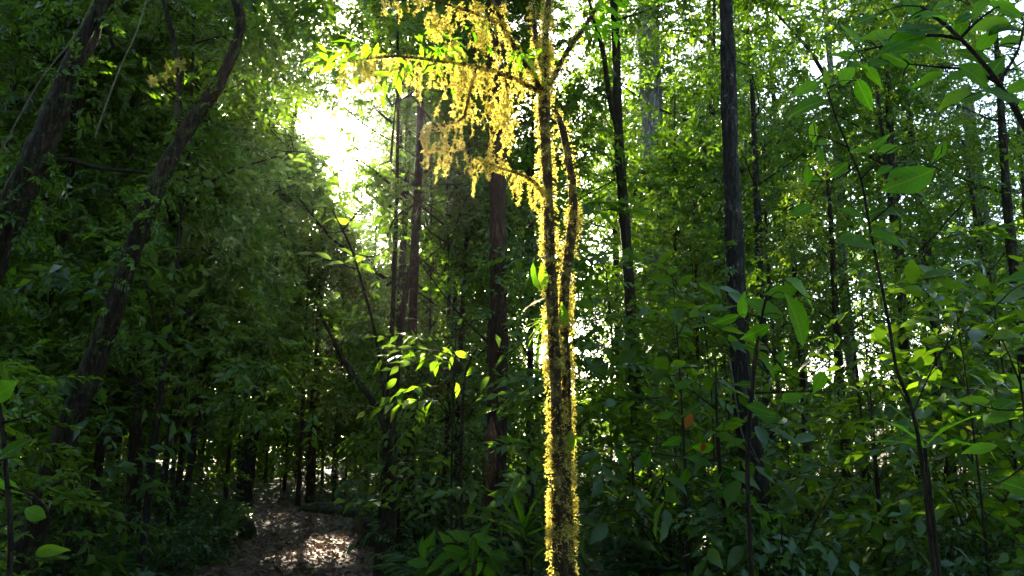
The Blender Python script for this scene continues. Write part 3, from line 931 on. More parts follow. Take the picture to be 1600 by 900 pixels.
def moss_fringe(rs, path, rad, dens, lo=0.02, hi=0.07, bias=None, patch=None):
    """Short shaggy tufts that stand off a stem and droop."""
    c = smooth_path(path, 200)
    seg = np.linalg.norm(np.diff(c, axis=0), axis=1).sum()
    n = int(dens * seg)
    u = rs.uniform(0, 1, n)
    if patch is not None:
        keep = rs.uniform(0, 1, n) < np.interp(u, *patch) * (0.55 + 0.45 * np.sin(u * 61) * np.sin(u * 23 + 1))
        u = u[keep]; n = len(u)
    nc = max(4, int(seg * 26))                           # tufts gather in cushions
    cu, cw = rs.uniform(0, 1, nc), rs.uniform(0.35, 1.0, nc)
    dist = np.abs(u[:, None] - cu[None]) * seg
    keep = rs.uniform(0, 1, len(u)) < np.clip((np.exp(-(dist / 0.022) ** 2) * cw[None]).max(axis=1) + 0.3, 0, 1)
    u = u[keep]; n = len(u)
    p = c[(u * 199).astype(int)]
    r = np.interp(u, np.linspace(0, 1, len(rad)), rad)
    a = rs.uniform(0, 6.283, n)
    if bias is not None:
        a = np.where(rs.uniform(0, 1, n) < 0.65, rs.choice(bias, n) + rs.normal(0, 0.55, n), a)
    base = p + (r * 0.9)[:, None] * np.stack([np.cos(a), np.sin(a), 0 * a], -1)
    Ts, Ys, Ps, Ss = [], [], [], []
    for k in range(n):
        L = rs.uniform(lo, hi); m = max(2, int(L / 0.008))
        t = np.linspace(0, 1, m)
        out = np.stack([np.cos(a[k]) * t, np.sin(a[k]) * t, rs.uniform(0.1, 0.8) * t - 1.0 * t * t], -1) * L
        out[:, :2] *= 0.8
        q = base[k] + out
        T = np.repeat(q, 2, axis=0)
        Ts.append(T); Ys.append(np.full(len(T), a[k]) + rs.normal(0, 0.9, len(T))); Ps.append(rs.normal(-0.2, 0.5, len(T))); Ss.append(rs.uniform(0.01, 0.023, len(T)))
    T = np.concatenate(Ts)
    return place([tuft], np.zeros(len(T), int), rot(np.concatenate(Ys), np.concatenate(Ps), rs.uniform(0, 3, len(T))), T, np.concatenate(Ss))


link('moss_fringe', to_mesh('moss_fringe', moss_fringe(mrs, stemA, rA, 1500, 0.012, 0.048, bias=[math.pi, math.pi, 0.3], patch=([0, .15, .5, .62, .75, 0.9, 1], [1, 1, .95, .55, .55, .3, .6])), ['moss']), oA, 'stuff')
link('moss_fringe', to_mesh('moss_fringe', moss_fringe(mrs, stemB, rB, 1300, 0.012, 0.044, bias=[0.0, 0.0, math.pi], patch=([0, .15, .5, .58, .64, .7, .76, 1], [1, 1, .9, .3, .9, .6, .12, .1])), ['moss']), oB, 'stuff')
for (b, w), bo_, dn in zip(BR, BO, (160, 170, 800, 180, 140, 300, 160, 120, 150)):
    link('moss_fringe', to_mesh('moss_fringe', moss_fringe(mrs, b, px2m(w), dn, 0.015, 0.045), ['moss']), bo_, 'stuff')
lt_ = bpy.data.objects['leaning_tree']; lb_ = np.array(lt_.location)
for px, py, ln, wd in ((266, 95, 45, 22), (278, 90, 40, 22), (240, 118, 20, 14)):
    link('hanging_moss', to_mesh('hanging_moss', moss_drape(mrs, P(px, py, 6.95) - lb_, ln / F_PX * 7, wd / F_PX * 7, 12), ['moss']), lt_, 'stuff')
# twigs of leaves on its branches, and its own crown above the view
ml = []
for px, py, yaw in ((600, 70, 3.0), (640, 90, 2.6), (575, 95, 3.3), (560, 80, 2.9), (700, 60, 1.5), (725, 40, 0.4), (790, 80, 0.2), (805, 95, -0.4), (690, 75, 2.4), (640, 60, 1.2), (900, 40, 0.3), (935, 5, 1), (950, 0, -0.6), (915, 20, 0.1)):
    for q in range(2):
        ml.append((hp(px, py, rng.normal(0, 0.1)), yaw + rng.normal(0, 0.6)))
T = np.array([a for a, _ in ml])
lv = place(LANCE, rng.integers(0, 5, len(ml)), rot(np.array([b for _, b in ml]), rng.normal(0.1, 0.3, len(ml)), rng.normal(0, 0.3, len(ml))), T, rng.uniform(0.5, 0.7, len(ml)))
link('leafy_twigs', to_mesh('leafy_twigs', lv, ['leaf_big', 'twig']), mossy, 'stuff')
mc = crown_cloud('crown_mossy', MED, ['leaf', 'twig'], 123, 0.6, 4.2, 1.5, 26, 10, 0.02, 5)
topm = hp(855, -120, 0.15)
link('crown', mc.mesh_at(topm + mb + [0, 0, -0.2], 0, 1), mossy, 'stuff', topm + [0, 0, -0.2])

# ------------------------------------------------------------------ single large leaves (each an object)
BIG = [to_mesh('leaf', leaf_geo(1, W, 6, fd, dr, 0, pk), ['leaf_big'], True) for W, fd, dr, pk in ((0.46, 0.12, 0.12, 0.45), (0.52, 0.25, 0.35, 0.42), (0.38, 0.3, 0.25, 0.5), (0.55, 0.1, -0.12, 0.45), (0.42, 0.45, 0.45, 0.4), (0.34, 0.2, 0.15, 0.42))]
LIT = [to_mesh('leaf', leaf_geo(1, W, 6, fd, dr, 0, pk), ['leaf_lit'], True) for W, fd, dr, pk in ((0.42, 0.15, 0.15, 0.45), (0.5, 0.2, 0.25, 0.45))]
STRAP = [to_mesh('leaf', leaf_geo(1, W, 7, 0.5, dr, 0, 0.35), [mt], True) for W, dr, mt in ((0.09, 0.6, 'leaf_lit'), (0.12, 0.4, 'leaf_big'), (0.10, 0.3, 'white_lit'))]
REDL = to_mesh('leaf', leaf_geo(1, 0.5, 4, 0.15, 0.2, 0, 0.45), ['red'], True)


def put_leaf(me, parent, base_w, axis, nrm, L, pw):
    x = axis / np.linalg.norm(axis)
    z = nrm - x * (nrm @ x); z /= np.linalg.norm(z)
    y = np.cross(z, x)
    o = link('leaf', me, parent)
    Mx = Matrix(((x[0], y[0], z[0], 0), (x[1], y[1], z[1], 0), (x[2], y[2], z[2], 0), (0, 0, 0, 1)))
    o.location = base_w - pw
    o.rotation_euler = Mx.to_euler()
    o.scale = (L, L, L)
    return o


def img_axis(deg, fw=0.0):
    a = math.radians(deg)
    return RIGHT * math.cos(a) + UP * math.sin(a) + FWD * fw


def leafy_sapling(name, label, category, stem_px, Y, w, leaves, mesh_set=BIG, mat='twig', branches=(), toward=0.55, group=None):
    """Stem through photograph points, with every leaf hand placed: (px, py, length px, image angle)."""
    pts = [P(x, y, Y) for x, y in stem_px]
    low = pts[-1]; b = low.copy(); b[2] = gz(low[0], low[1])
    if low[2] - b[2] > 0.05:
        pts.append(np.array([b[0], b[1], b[2] - 0.1]))
    pts = pts[::-1]
    t = thing(name, b, label, category, group)
    link('stem', to_mesh('stem', tube([p - b for p in pts], w / F_PX * Y * 0.6, w / F_PX * Y * 0.22, sides=7, n=len(pts) * 5, lump=0.08, seed=int(Y * 7)), [mat], True), t)
    for bp in branches:
        link('branch', to_mesh('branch', tube([P(x, y, Y) - b for x, y in bp], w / F_PX * Y * 0.28, w / F_PX * Y * 0.1, sides=5, n=len(bp) * 4, lump=0.05), [mat], True), t)
    wood = smooth_path(pts, 60)
    for bp in branches:
        wood = np.vstack([wood, smooth_path([P(x, y, Y) for x, y in bp], 30)])
    pet = []
    for k, (x, y, ln, ang) in enumerate(leaves):
        L = ln / F_PX * Y * 1.18
        ax_ = img_axis(ang, rng.uniform(-0.25, 0.25))
        base = P(x, y, Y + rng.uniform(-0.12, 0.12)) - ax_ * L / 2
        nrm = UP * (1 - toward) - FWD * toward + RIGHT * rng.normal(0, 0.3) + UP * rng.normal(0, 0.2)
        put_leaf(mesh_set[k % len(mesh_set)], t, base, ax_, nrm, L, b)
        dd = np.linalg.norm(wood - base, axis=1); q = wood[int(np.argmin(dd + 0.5 * np.maximum(0, wood[:, 2] - base[2])))]
        pet.append(tube([q - b, (q + base) / 2 - b + [0, 0, 0.12 * np.linalg.norm(q - base)], base - b + ax_ * 0.01], 0.004, 0.0022, sides=4, n=6))
    link('twigs', to_mesh('twigs', cat(pet), [mat], True), t, 'stuff')
    return t


leafy_sapling('broadleaf_sapling', 'large-leaved sapling reaching in from the upper right corner, closest of all', 'sapling',
              [(1440, 10), (1500, 60), (1560, 130), (1620, 240), (1670, 420), (1700, 700)], 3.4, 12,
              [(1395, 22, 52, 120), (1372, 52, 62, 168), (1450, 22, 72, 20), (1440, 50, 78, 2), (1470, 20, 60, 12), (1322, 85, 52, 175), (1405, 92, 66, -22), (1378, 95, 46, 25), (1510, 25, 48, 35), (1545, 62, 48, 52), (1575, 40, 62, 28),
               (1585, 62, 60, 22), (1555, 105, 56, 55), (1530, 118, 62, -30), (1590, 105, 60, -40), (1500, 118, 44, 20), (1450, 120, 50, 185), (1480, 100, 36, 10), (1592, 20, 56, 12), (1425, 5, 50, 95), (1480, 5, 56, 30),
               (1560, 150, 66, 170), (1600, 160, 66, -15), (1535, 5, 55, 60), (1350, 30, 44, 200), (1410, 60, 70, 190), (1425, 75, 64, 10), (1385, 75, 54, 140), (1345, 100, 50, 15), (1365, 118, 48, -50), (1520, 85, 64, 160), (1545, 35, 60, 175), (1570, 10, 64, 150), (1500, 45, 50, 70), (1465, 75, 56, -15), (1590, 135, 64, 200), (1520, 150, 56, 20), (1490, 150, 50, 200), (1430, 140, 46, -20), (1330, 55, 48, 150)],
              branches=[[(1500, 60), (1450, 55), (1390, 70), (1340, 80)], [(1560, 130), (1520, 110), (1470, 105), (1420, 100)], [(1560, 130), (1590, 80), (1600, 40)], [(1500, 60), (1530, 30), (1560, 10)]])
leafy_sapling('whip_sapling', 'thin whip-like sapling curving down the right side with drooping dark leaves', 'sapling',
              [(1290, 130), (1305, 180), (1325, 230), (1345, 280), (1358, 350), (1372, 420), (1388, 500), (1402, 580), (1425, 640), (1445, 760)], 4.6, 5.5,
              [(1258, 138, 46, 205), (1262, 162, 60, 190), (1292, 125, 50, 80), (1325, 115, 40, 60), (1350, 150, 52, -70), (1270, 210, 38, 265), (1285, 222, 34, 10), (1283, 245, 34, 290), (1262, 275, 34, 270), (1272, 282, 26, 20),
               (1347, 232, 30, 165), (1378, 220, 34, 45), (1390, 232, 38, 20), (1345, 375, 66, 5), (1390, 372, 60, -10), (1415, 285, 78, 205), (1425, 268, 70, 20), (1440, 300, 60, -40), (1468, 238, 36, 240), (1380, 265, 30, 200),
               (1310, 265, 40, 215), (1250, 330, 40, 210), (1400, 330, 46, 10), (1370, 330, 40, 25), (1330, 330, 40, 160)],
              branches=[[(1340, 258), (1310, 278), (1285, 284)], [(1345, 280), (1390, 235), (1450, 215)], [(1325, 230), (1290, 215), (1260, 210)], [(1358, 350), (1420, 295), (1470, 240)], [(1425, 650), (1455, 580), (1490, 520), (1510, 470)], [(1425, 640), (1400, 600), (1375, 560)]])
leafy_sapling('broadleaf_shoot', 'shoot with wide glossy leaves drooping beside the lichen trunk, mid right', 'sapling',
              [(1205, 440), (1196, 470), (1186, 520), (1176, 600), (1168, 760)], 5.4, 7,
              [(1220, 455, 48, 185), (1260, 455, 70, -28), (1252, 505, 96, -58), (1190, 482, 60, 160), (1160, 475, 40, 100), (1135, 500, 40, 200), (1180, 520, 44, 210), (1205, 575, 36, -40), (1216, 575, 30, 35), (1280, 598, 34, 250), (1222, 555, 24, 80), (1165, 600, 40, 170), (1190, 640, 40, -15), (1240, 620, 36, 15)],
              branches=[[(1196, 470), (1230, 450), (1270, 470)], [(1186, 520), (1215, 565), (1240, 600)], [(1180, 614), (1240, 612), (1300, 612)]])
rs_ = leafy_sapling('broadleaf_sapling', 'sapling with upright oval leaves low in front, right of the mossy stems', 'sapling',
              [(1118, 560), (1120, 640), (1124, 720), (1132, 800), (1140, 900)], 7.0, 8,
              [(1070, 600, 30, 25), (1042, 648, 24, 20), (972, 715, 34, 120), (1010, 712, 28, 80), (1068, 752, 36, 260), (1090, 718, 40, 160), (1145, 772, 46, -12), (1168, 775, 34, 15), (1092, 795, 22, -40), (1132, 850, 26, 85), (1150, 815, 26, 20),
               (1190, 800, 46, 10), (1200, 650, 40, 170), (1098, 700, 30, 190), (1150, 690, 36, 30), (1125, 745, 34, 200), (1050, 690, 30, 200), (1080, 640, 34, 210), (1150, 740, 40, -5)],
              branches=[[(1124, 720), (1070, 715), (1000, 705)], [(1128, 760), (1160, 770), (1190, 770)], [(1120, 640), (1080, 610)], [(1132, 800), (1180, 790), (1215, 800)]], toward=0.6)
for x_, y_, l_, a_ in ((1080, 645, 28, 250), (1186, 642, 18, 5), (1100, 690, 18, 260)):
    put_leaf(REDL, rs_, P(x_, y_, 6.9), img_axis(a_, -0.1), -FWD + UP * 0.6, l_ / F_PX * 7, np.array(rs_.location))
leafy_sapling('sunlit_branchlet_tree', 'slender sapling holding bright sunlit leaves below the sun gap', 'sapling',
              [(520, 330), (545, 380), (562, 430), (588, 530), (606, 660), (622, 800)], 11.5, 6,
              [(535, 345, 26, 160), (560, 350, 26, 30), (580, 395, 22, 20), (565, 400, 26, 45), (548, 405, 26, 190), (520, 410, 30, 175), (505, 398, 26, 150), (575, 418, 24, -20), (590, 405, 22, 60), (545, 330, 24, 120), (510, 345, 24, 200), (530, 300, 24, 100), (555, 310, 24, 40), (500, 320, 22, 170), (600, 372, 22, 10), (612, 360, 22, 25), (590, 345, 24, 50), (490, 405, 26, 185), (570, 380, 26, 70), (540, 390, 24, 140), (560, 290, 26, 60), (585, 300, 26, 20), (520, 280, 24, 150), (600, 320, 24, -10), (620, 390, 24, 0), (630, 372, 22, 20), (475, 395, 24, 170)],
              mesh_set=LIT, toward=0.35, branches=[[(556, 420), (520, 408), (485, 400)], [(550, 395), (585, 400), (625, 375)], [(535, 360), (570, 320), (595, 305)]])
leafy_sapling('lance_sapling', 'sapling with a level spray of bright lance leaves left of the red-brown trunk', 'sapling',
              [(745, 545), (728, 580), (722, 650), (720, 740), (722, 860)], 8.6, 6,
              [(606, 540, 22, 175), (612, 550, 24, 190), (636, 541, 24, 10), (650, 550, 24, 200), (664, 545, 22, -10), (690, 552, 22, 200), (700, 548, 18, -30), (720, 553, 20, 160), (742, 558, 16, -20), (655, 560, 22, 230), (680, 575, 24, 260), (704, 566, 22, 240), (735, 580, 22, 220), (610, 600, 22, 220), (590, 575, 24, 250), (755, 600, 26, 230), (770, 640, 22, 190), (715, 610, 22, 280), (748, 660, 24, 260), (630, 565, 22, 250)],
              mesh_set=LIT, branches=[[(735, 565), (690, 550), (640, 545), (600, 545)]], toward=0.3)
leafy_sapling('bottom_shrub', 'low plant with drooping pointed leaves at the foot of the red-brown trunk', 'plant',
              [(735, 835), (738, 870), (742, 930)], 7.6, 8,
              [(660, 858, 30, 100), (672, 850, 34, 60), (700, 845, 34, 130), (712, 862, 38, 160), (690, 870, 34, 185), (722, 880, 40, 250), (740, 862, 36, 270), (752, 842, 36, 20), (762, 858, 36, -30), (772, 880, 36, -60), (750, 890, 36, 280), (700, 890, 34, 210), (765, 900, 34, -80), (735, 842, 30, 120), (678, 885, 32, 200), (652, 880, 30, 180), (785, 870, 34, -20), (730, 905, 34, 250), (758, 828, 28, 60), (715, 835, 30, 140)],
              branches=[[(738, 870), (710, 850), (670, 855)], [(738, 870), (765, 850), (780, 860)]], toward=0.45)
leafy_sapling('roadside_sapling', 'leafy sapling at the right edge with broad bright leaves low down', 'sapling',
              [(1590, 560), (1600, 640), (1610, 720), (1618, 900)], 4.0, 6,
              [(1560, 650, 46, 200), (1575, 632, 50, 30), (1530, 700, 44, 190), (1590, 600, 50, 150), (1580, 520, 50, 20), (1520, 625, 44, 175), (1590, 760, 60, 160), (1596, 430, 56, 170)],
              branches=[[(1600, 640), (1560, 640), (1520, 630)], [(1595, 600), (1570, 540), (1545, 490)], [(1610, 720), (1570, 750), (1540, 760)]])
leafy_sapling('corner_sapling', 'shaded sapling in the lower left corner with long upturned leaves', 'sapling',
              [(-10, 560), (0, 640), (10, 740), (15, 900)], 4.4, 9,
              [(25, 840, 34, 35), (50, 800, 40, 160), (20, 700, 50, 40), (10, 610, 54, 30), (80, 860, 40, 10), (15, 760, 44, -30)],
              branches=[[(5, 660), (50, 650)], [(12, 760), (60, 780), (85, 820)]])
# palm-like seedling with long arching blades, right
for nm, lab, pxb, pyb, Y, lst, st in (
        ('arching_grass_palm', 'palm seedling with long thin arching blades low at the right', 1445, 700, 5.0, [(120, 14), (90, 60), (80, 100), (100, 160), (80, 130)], STRAP[1]),
        ('arching_grass_palm', 'palm seedling with thin arching blades between the red-brown trunk and mossy stems', 818, 840, 8.5, [(90, 60), (100, 80), (90, 110), (90, 140), (80, 35), (85, 95), (80, 160)], STRAP[1])):
    b = P(pxb, pyb, Y); zb = gz(b[0], b[1])
    t = thing(nm, (b[0], b[1], zb), lab, 'palm')
    link('stem', to_mesh('stem', tube([[0, 0, -0.05], [0.01, 0, (b[2] - zb) * 0.5], [0, 0, b[2] - zb]], 0.02, 0.012, sides=6, n=8), ['twig'], True), t)
    for ln, ang in lst:
        put_leaf(st, t, b, img_axis(ang, rng.uniform(-0.6, 0.6)), UP + FWD * 0.1, ln / F_PX * Y * 1.2, np.array([b[0], b[1], zb]))

# epiphytes on the mossy stems
ep = thing('strap_leaf_epiphyte', P(858, 502, HY - 0.06), 'tuft of thin strap leaves sprouting from the left mossy stem', 'epiphyte')
pe = np.array(ep.location)
for ang, ln in ((165, 38), (178, 46), (195, 44), (205, 52), (215, 40), (150, 30), (225, 30)):
    put_leaf(STRAP[0], ep, pe, img_axis(ang, rng.uniform(-0.5, 0.1)), UP * 1.0 - FWD * 0.3, ln / F_PX * HY, pe)
put_leaf(STRAP[2], ep, P(852, 466, HY - 0.06), img_axis(200, -0.1), UP * 0.6 - FWD * 0.6, 46 / F_PX * HY, pe)
ep2 = thing('broad_leaf_epiphyte', P(849, 455, HY - 0.06), 'pair of upright oval leaves clinging to the left mossy stem', 'epiphyte')
pe = np.array(ep2.location)
put_leaf(LIT[0], ep2, P(850, 455, HY - 0.07), img_axis(92, -0.1), -FWD + RIGHT * 0.4, 46 / F_PX * HY, pe)
put_leaf(BIG[2], ep2, P(847, 458, HY - 0.05), img_axis(116, -0.1), -FWD * 0.4 - RIGHT * 0.8, 58 / F_PX * HY, pe)
ep3 = thing('climbing_leaf_vine', P(884, 512, HY - 0.0), 'climber with three flat leaves on the right mossy stem', 'vine')
pe = np.array(ep3.location)
put_leaf(BIG[2], ep3, P(884, 512, HY - 0.03), img_axis(96, -0.05), -FWD + RIGHT * 0.2, 42 / F_PX * HY, pe)
put_leaf(LIT[1], ep3, P(891, 672, HY - 0.02), img_axis(-92, -0.05), -FWD + RIGHT * 0.2, 42 / F_PX * HY, pe)
put_leaf(LIT[0], ep3, P(905, 594, HY - 0.02), img_axis(-4, -0.05), -FWD * 0.4 + UP, 26 / F_PX * HY, pe)
link('stem', to_mesh('stem', tube([P(884, 512, HY - .01) - pe, P(890, 590, HY - .01) - pe, P(891, 672, HY - .01) - pe], 0.003, 0.003, sides=5, n=12), ['twig'], True), ep3)

# hanging lianas
for nm, lab, pts, Y, r in (
        ('liana', 'thin pale liana slanting down from the upper left corner', [(160, -30), (120, 50), (60, 130), (10, 220), (-30, 300)], 4.4, 0.005),
        ('liana', 'thin pale liana hanging left of the leaning trunk', [(240, -40), (215, 45), (188, 105), (165, 165), (148, 215)], 5.2, 0.005),
        ('liana', 'crooked pale twig vine looped against the lichen trunk', [(1140, 560), (1152, 640), (1164, 690), (1186, 722), (1172, 690), (1170, 640)], 8.2, 0.009),
        ('liana', 'dark liana hanging right of the slender forked trunk', [(1000, 500), (990, 600), (985, 640), (988, 760)], 9.5, 0.006),
        ('liana', 'thin dark liana sloping across the sun gap to the slim trunk', [(520, 150), (570, 195), (620, 225), (650, 245)], 12.0, 0.012),
        ('liana', 'upright thin liana between the mossy stems and lichen trunk', [(1098, 480), (1106, 560), (1112, 620), (1116, 720)], 8.0, 0.007)):
    w = [P(x, y, Y) for x, y in pts]
    o = link(nm, to_mesh('liana', tube([p - w[0] for p in w], r, r * 0.8, sides=6, n=len(w) * 6, lump=0.05), ['vine' if 'pale' in lab else 'twig'], True), loc=w[0])
    o['label'] = lab; o['category'] = 'liana'; o['group'] = 'lianas hanging in the forest'

# fallen log and stump at the trail
lg = [P(468, 797, 19.8), P(500, 798, 19.7), P(530, 802, 19.5), P(556, 806, 19.3)]
for p in lg: p[2] = gz(p[0], p[1]) + 0.1
o = link('fallen_log', to_mesh('fallen_log', tube([p - lg[0] for p in lg], 0.085, 0.11, sides=10, n=16, lump=0.12), ['log'], True), loc=lg[0])
o['label'] = 'thin moss-greened log lying across the end of the trail'; o['category'] = 'log'
st = P(572, 850, 13.2); st[2] = gz(st[0], st[1])
V1 = tube([[0, 0, -0.1], [0.02, 0.0, 0.22], [-0.10, 0.03, 0.42], [-0.16, 0.05, 0.5]], 0, 0, sides=10, n=14, lump=0.25, r=[0.2, 0.15, 0.13, 0.05], seed=8)
V2 = tube([[0.1, -0.1, 0.1], [0.3, -0.1, 0.16], [0.5, -0.05, 0.1]], 0.06, 0.03, sides=8, n=8, lump=0.2, seed=4)
stump = thing('tree_stump', st, 'dark rotten stump on the right edge of the trail', 'stump')
link('stump_body', to_mesh('stump_body', V1, ['log'], True), stump)
link('root', to_mesh('root', V2, ['log'], True), stump)
st = P(385, 830, 14.5); st[2] = gz(st[0], st[1])
stump = thing('tree_stump', st, 'dark low stump half under leaves on the left edge of the trail', 'stump')
link('stump_body', to_mesh('stump_body', tube([[0, 0, -0.1], [0.05, 0, 0.1], [-0.06, 0.03, 0.27], [-0.1, 0.05, 0.34]], 0, 0, sides=12, n=14, lump=0.3, r=[0.26, 0.17, 0.14, 0.06], seed=18), ['log'], True), stump)
link('root', to_mesh('root', tube([[-0.2, -0.1, 0.1], [-0.4, -0.15, 0.12], [-0.6, -0.1, -0.02]], 0.08, 0.03, sides=8, n=8, lump=0.2, seed=5), ['log'], True), stump)

# ------------------------------------------------------------------ random trees, saplings, shrubs, ferns, each its own thing
ORD0 = ['first', 'second', 'third', 'fourth', 'fifth', 'sixth', 'seventh', 'eighth', 'ninth', 'tenth', 'eleventh', 'twelfth', 'thirteenth', 'fourteenth', 'fifteenth', 'sixteenth', 'seventeenth', 'eighteenth', 'nineteenth', 'twentieth']
ORD = ORD0 + ['twenty-' + q for q in ORD0[:9]] + ['thirtieth'] + ['thirty-' + q for q in ORD0[:9]]
ZONES = [(-900, 180, 'at the left edge'), (180, 370, 'between the leaning trunk and the trail'), (370, 600, 'behind the trail'), (600, 770, 'left of the red-brown trunk'),
         (770, 870, 'between red-brown trunk and mossy stems'), (870, 985, 'just right of the mossy stems'), (985, 1150, 'just left of the lichen trunk'), (1150, 1370, 'just right of the lichen trunk'), (1370, 2600, 'at the right edge')]
RANDOMS = []


def zone(px):
    for k, (a, b, t) in enumerate(ZONES):
        if a <= px < b:
            return k
    return 0


def clear_of(x, y, pad):
    for bx_, by_, c in BARE:
        if math.hypot(x - bx_, y - by_) < c + pad * 0.3:
            return False
    # keep what stands between the camera and the near trunks free
    return True


def scatter_spots(n, y0, y1, sep, pxr=(-260, 1860), power=1.0, path_pad=0.5, forbid=(), thin=None):
    out, tries = [], 0
    while len(out) < n and tries < n * 80:
        tries += 1
        y = y0 + (y1 - y0) * rng.random() ** power
        px = rng.uniform(*pxr)
        if thin and rng.random() < np.interp(px, [-300, 500, 900, 1300, 1900], thin):
            continue
        x = (px - 800) / F_PX * y * 1.0
        if on_path(x, y, path_pad) or not clear_of(x, y, 0):
            continue
        if any(a <= px <= b and y < yl for a, b, yl in forbid):
            continue
        if any(math.hypot(x - q[0], y - q[1]) < sep for q in out):
            continue
        out.append((x, y, px))
    return out


def sun_slab(x, y, r):
    """True if an upright trunk at x, y would shade the mossy stems."""
    d = np.array([x, y]) - mb[:2]; s = SUN[:2] / np.linalg.norm(SUN[:2])
    t = d @ s
    return t > 0 and abs(d[0] * s[1] - d[1] * s[0]) < r


VIEW_FORBID = [(905, 945, 15), (985, 1070, 20), (820, 930, 6.0), (350, 610, 19.0), (740, 810, 9.0), (1110, 1200, 7.6)]
WINDOWS = [(930, 190, 40, 10), (995, 330, 45, 12), (1190, 140, 45, 10), (1270, 300, 45, 9), (525, 225, 70, 10), (490, 70, 55, 10), (1490, 350, 40, 12), (850, 90, 30, 9), (160, 140, 30, 10)]


def plant(name, cr, x, y, rz, s, trunk=None, mat='bark', base_label='', category='tree', part='crown', group=None, dz=0.0):
    if trunk and sun_slab(x, y, 0.4):
        x += 0.9
    z = gz(x, y)
    t = thing(name, (x, y, z), None, category, group)
    t['_px'] = float(to_px((x, y, z + 1.5))[0]); t['_lab'] = base_label
    if trunk:
        H, r0 = trunk
        rs = np.random.default_rng(int(abs(x * 1000 + y * 77)))
        ln = rs.normal(0, 0.03 * H, 2)
        pts = [[0, 0, -0.15], [ln[0] * 0.3, ln[1] * 0.3, H * 0.3], [ln[0] * 0.2 + rs.normal(0, .05), ln[1] * 0.6, H * 0.65], [0, 0, H]]
        link('trunk', to_mesh('trunk', tube(pts, r0, r0 * 0.35, sides=8, n=16, lump=0.07, seed=int(y * 13), flare=0.3), [mat], True), t)
    if cr in SAPL:                                       # near enough to tell the leaves apart: each is an object
        m = cr.mask_at((x, y, z + dz), rz, s)
        I, R, T, S = cr.arrays()
        if m is not None:
            I, R, T, S = I[m], R[m], T[m], S[m]
        st_ = link('stem', to_mesh('stem', cat([place([q[0] for q in LARGE_SPLIT], I, R, T, S)] + cr.extra), ['leaf', 'twig']), t)
        st_.rotation_euler.z = rz; st_.scale = (s, s, s)
        Rz = rot(rz, 0.0, 0.0)
        for k in range(len(I)):
            _, LR, LT, LS = LARGE_SPLIT[I[k]]
            for q in range(len(LT)):
                Rw = Rz @ R[k] @ LR[q]; p = Rz @ (R[k] @ LT[q] * S[k] + T[k]) * s
                o = link('leaf', SAPL_LEAF[(k + q) % 3], t)
                o.location = p
                o.rotation_euler = Matrix(Rw.tolist()).to_euler()
                o.scale = (float(S[k] * LS[q] * s),) * 3
        RANDOMS.append(t)
        return t
    c = link(part, cr.mesh_at((x, y, z + dz), rz, s), t, 'stuff', (0, 0, dz))
    c.rotation_euler.z = rz; c.scale = (s, s, s)
    RANDOMS.append(t)
    return t


# understory trees with thin trunks
for i, (x, y, px) in enumerate(scatter_spots(84, 10.5, 37, 1.4, power=1.1, path_pad=0.3, forbid=VIEW_FORBID, thin=[0, 0, .3, .43, .43])):
    small = i % 3 != 0
    cr = (UND if small else UNDM)[i % (4 if small else 3)]
    s = rng.uniform(0.8, 1.35) if y > 18 else rng.uniform(0.7, 1.0)
    plant('understory_tree', cr, x, y, rng.uniform(0, 6.28), s, trunk=(8.0 * s + 1.2, rng.uniform(0.035, 0.08)), dz=rng.uniform(-0.3, 1.6), mat=['bark', 'bark_lichen', 'bark_red'][i % 3],
          base_label='thin-trunked tree with %s leaves' % ('small' if small else 'broader'), group='understory trees')
for i, (x, y, px) in enumerate(scatter_spots(10, 23, 38, 1.5, pxr=(370, 640), path_pad=0.2)):
    cr = (UND + UNDM)[i % 7]
    s = rng.uniform(0.8, 1.2)
    plant('understory_tree', cr, x, y, rng.uniform(0, 6.28), s, trunk=(8.0 * s + 2.5, rng.uniform(0.04, 0.09)), dz=rng.uniform(1.0, 3.0), mat=['bark', 'bark_lichen', 'bark_red'][i % 3],
          base_label='thin-trunked tree with %s leaves' % ('small' if i % 7 < 4 else 'broader'), group='understory trees')
for i, (x, y, px) in enumerate(scatter_spots(16, 21.5, 34, 1.0, pxr=(340, 640), path_pad=0.1)):
    plant('sapling', (SAPM if i % 2 else SAP)[i % 3], x, y, rng.uniform(0, 6.28), rng.uniform(0.8, 1.3),
          base_label='%s sapling' % ('broad-leaved' if i % 2 else 'fine-leaved'), category='sapling', part='foliage', group='saplings in the undergrowth')
for i, (x, y, px) in enumerate(scatter_spots(13, 8.8, 15, 1.2, pxr=(-120, 480), path_pad=0.3, forbid=[(350, 610, 14.5)])):
    cr = [UND[0], UND[3], UND[1], UND[3], UND[2]][i % 5]
    s = rng.uniform(0.8, 1.1)
    plant('understory_tree', cr, x, y, rng.uniform(0, 6.28), s, trunk=(8.0 * s + 1.5, rng.uniform(0.035, 0.07)), dz=rng.uniform(0.2, 1.8), mat=['bark', 'bark_lichen'][i % 2],
          base_label='thin-trunked tree with small leaves', group='understory trees')
# leafy trees behind the hanging moss
for i, (px, Y, dz, s, cr) in enumerate(((712, 12.5, 2.6, 0.95, UND[1]), (950, 19.0, -0.4, 0.8, UNDM[1]), (830, 13.5, 3.0, 1.0, UND[2]), (600, 11.5, 2.6, 0.85, UND[3]), (760, 14.0, 3.5, 1.0, UND[3]), (366, 18.5, 6.0, 0.95, UND[1]))):
    x = (px - 800) / F_PX * Y
    plant('understory_tree', cr, x, Y, 0.8 * i, s, trunk=(8.0 * s + dz, 0.05), dz=dz, mat='bark', base_label='thin-trunked tree with small leaves', group='understory trees')
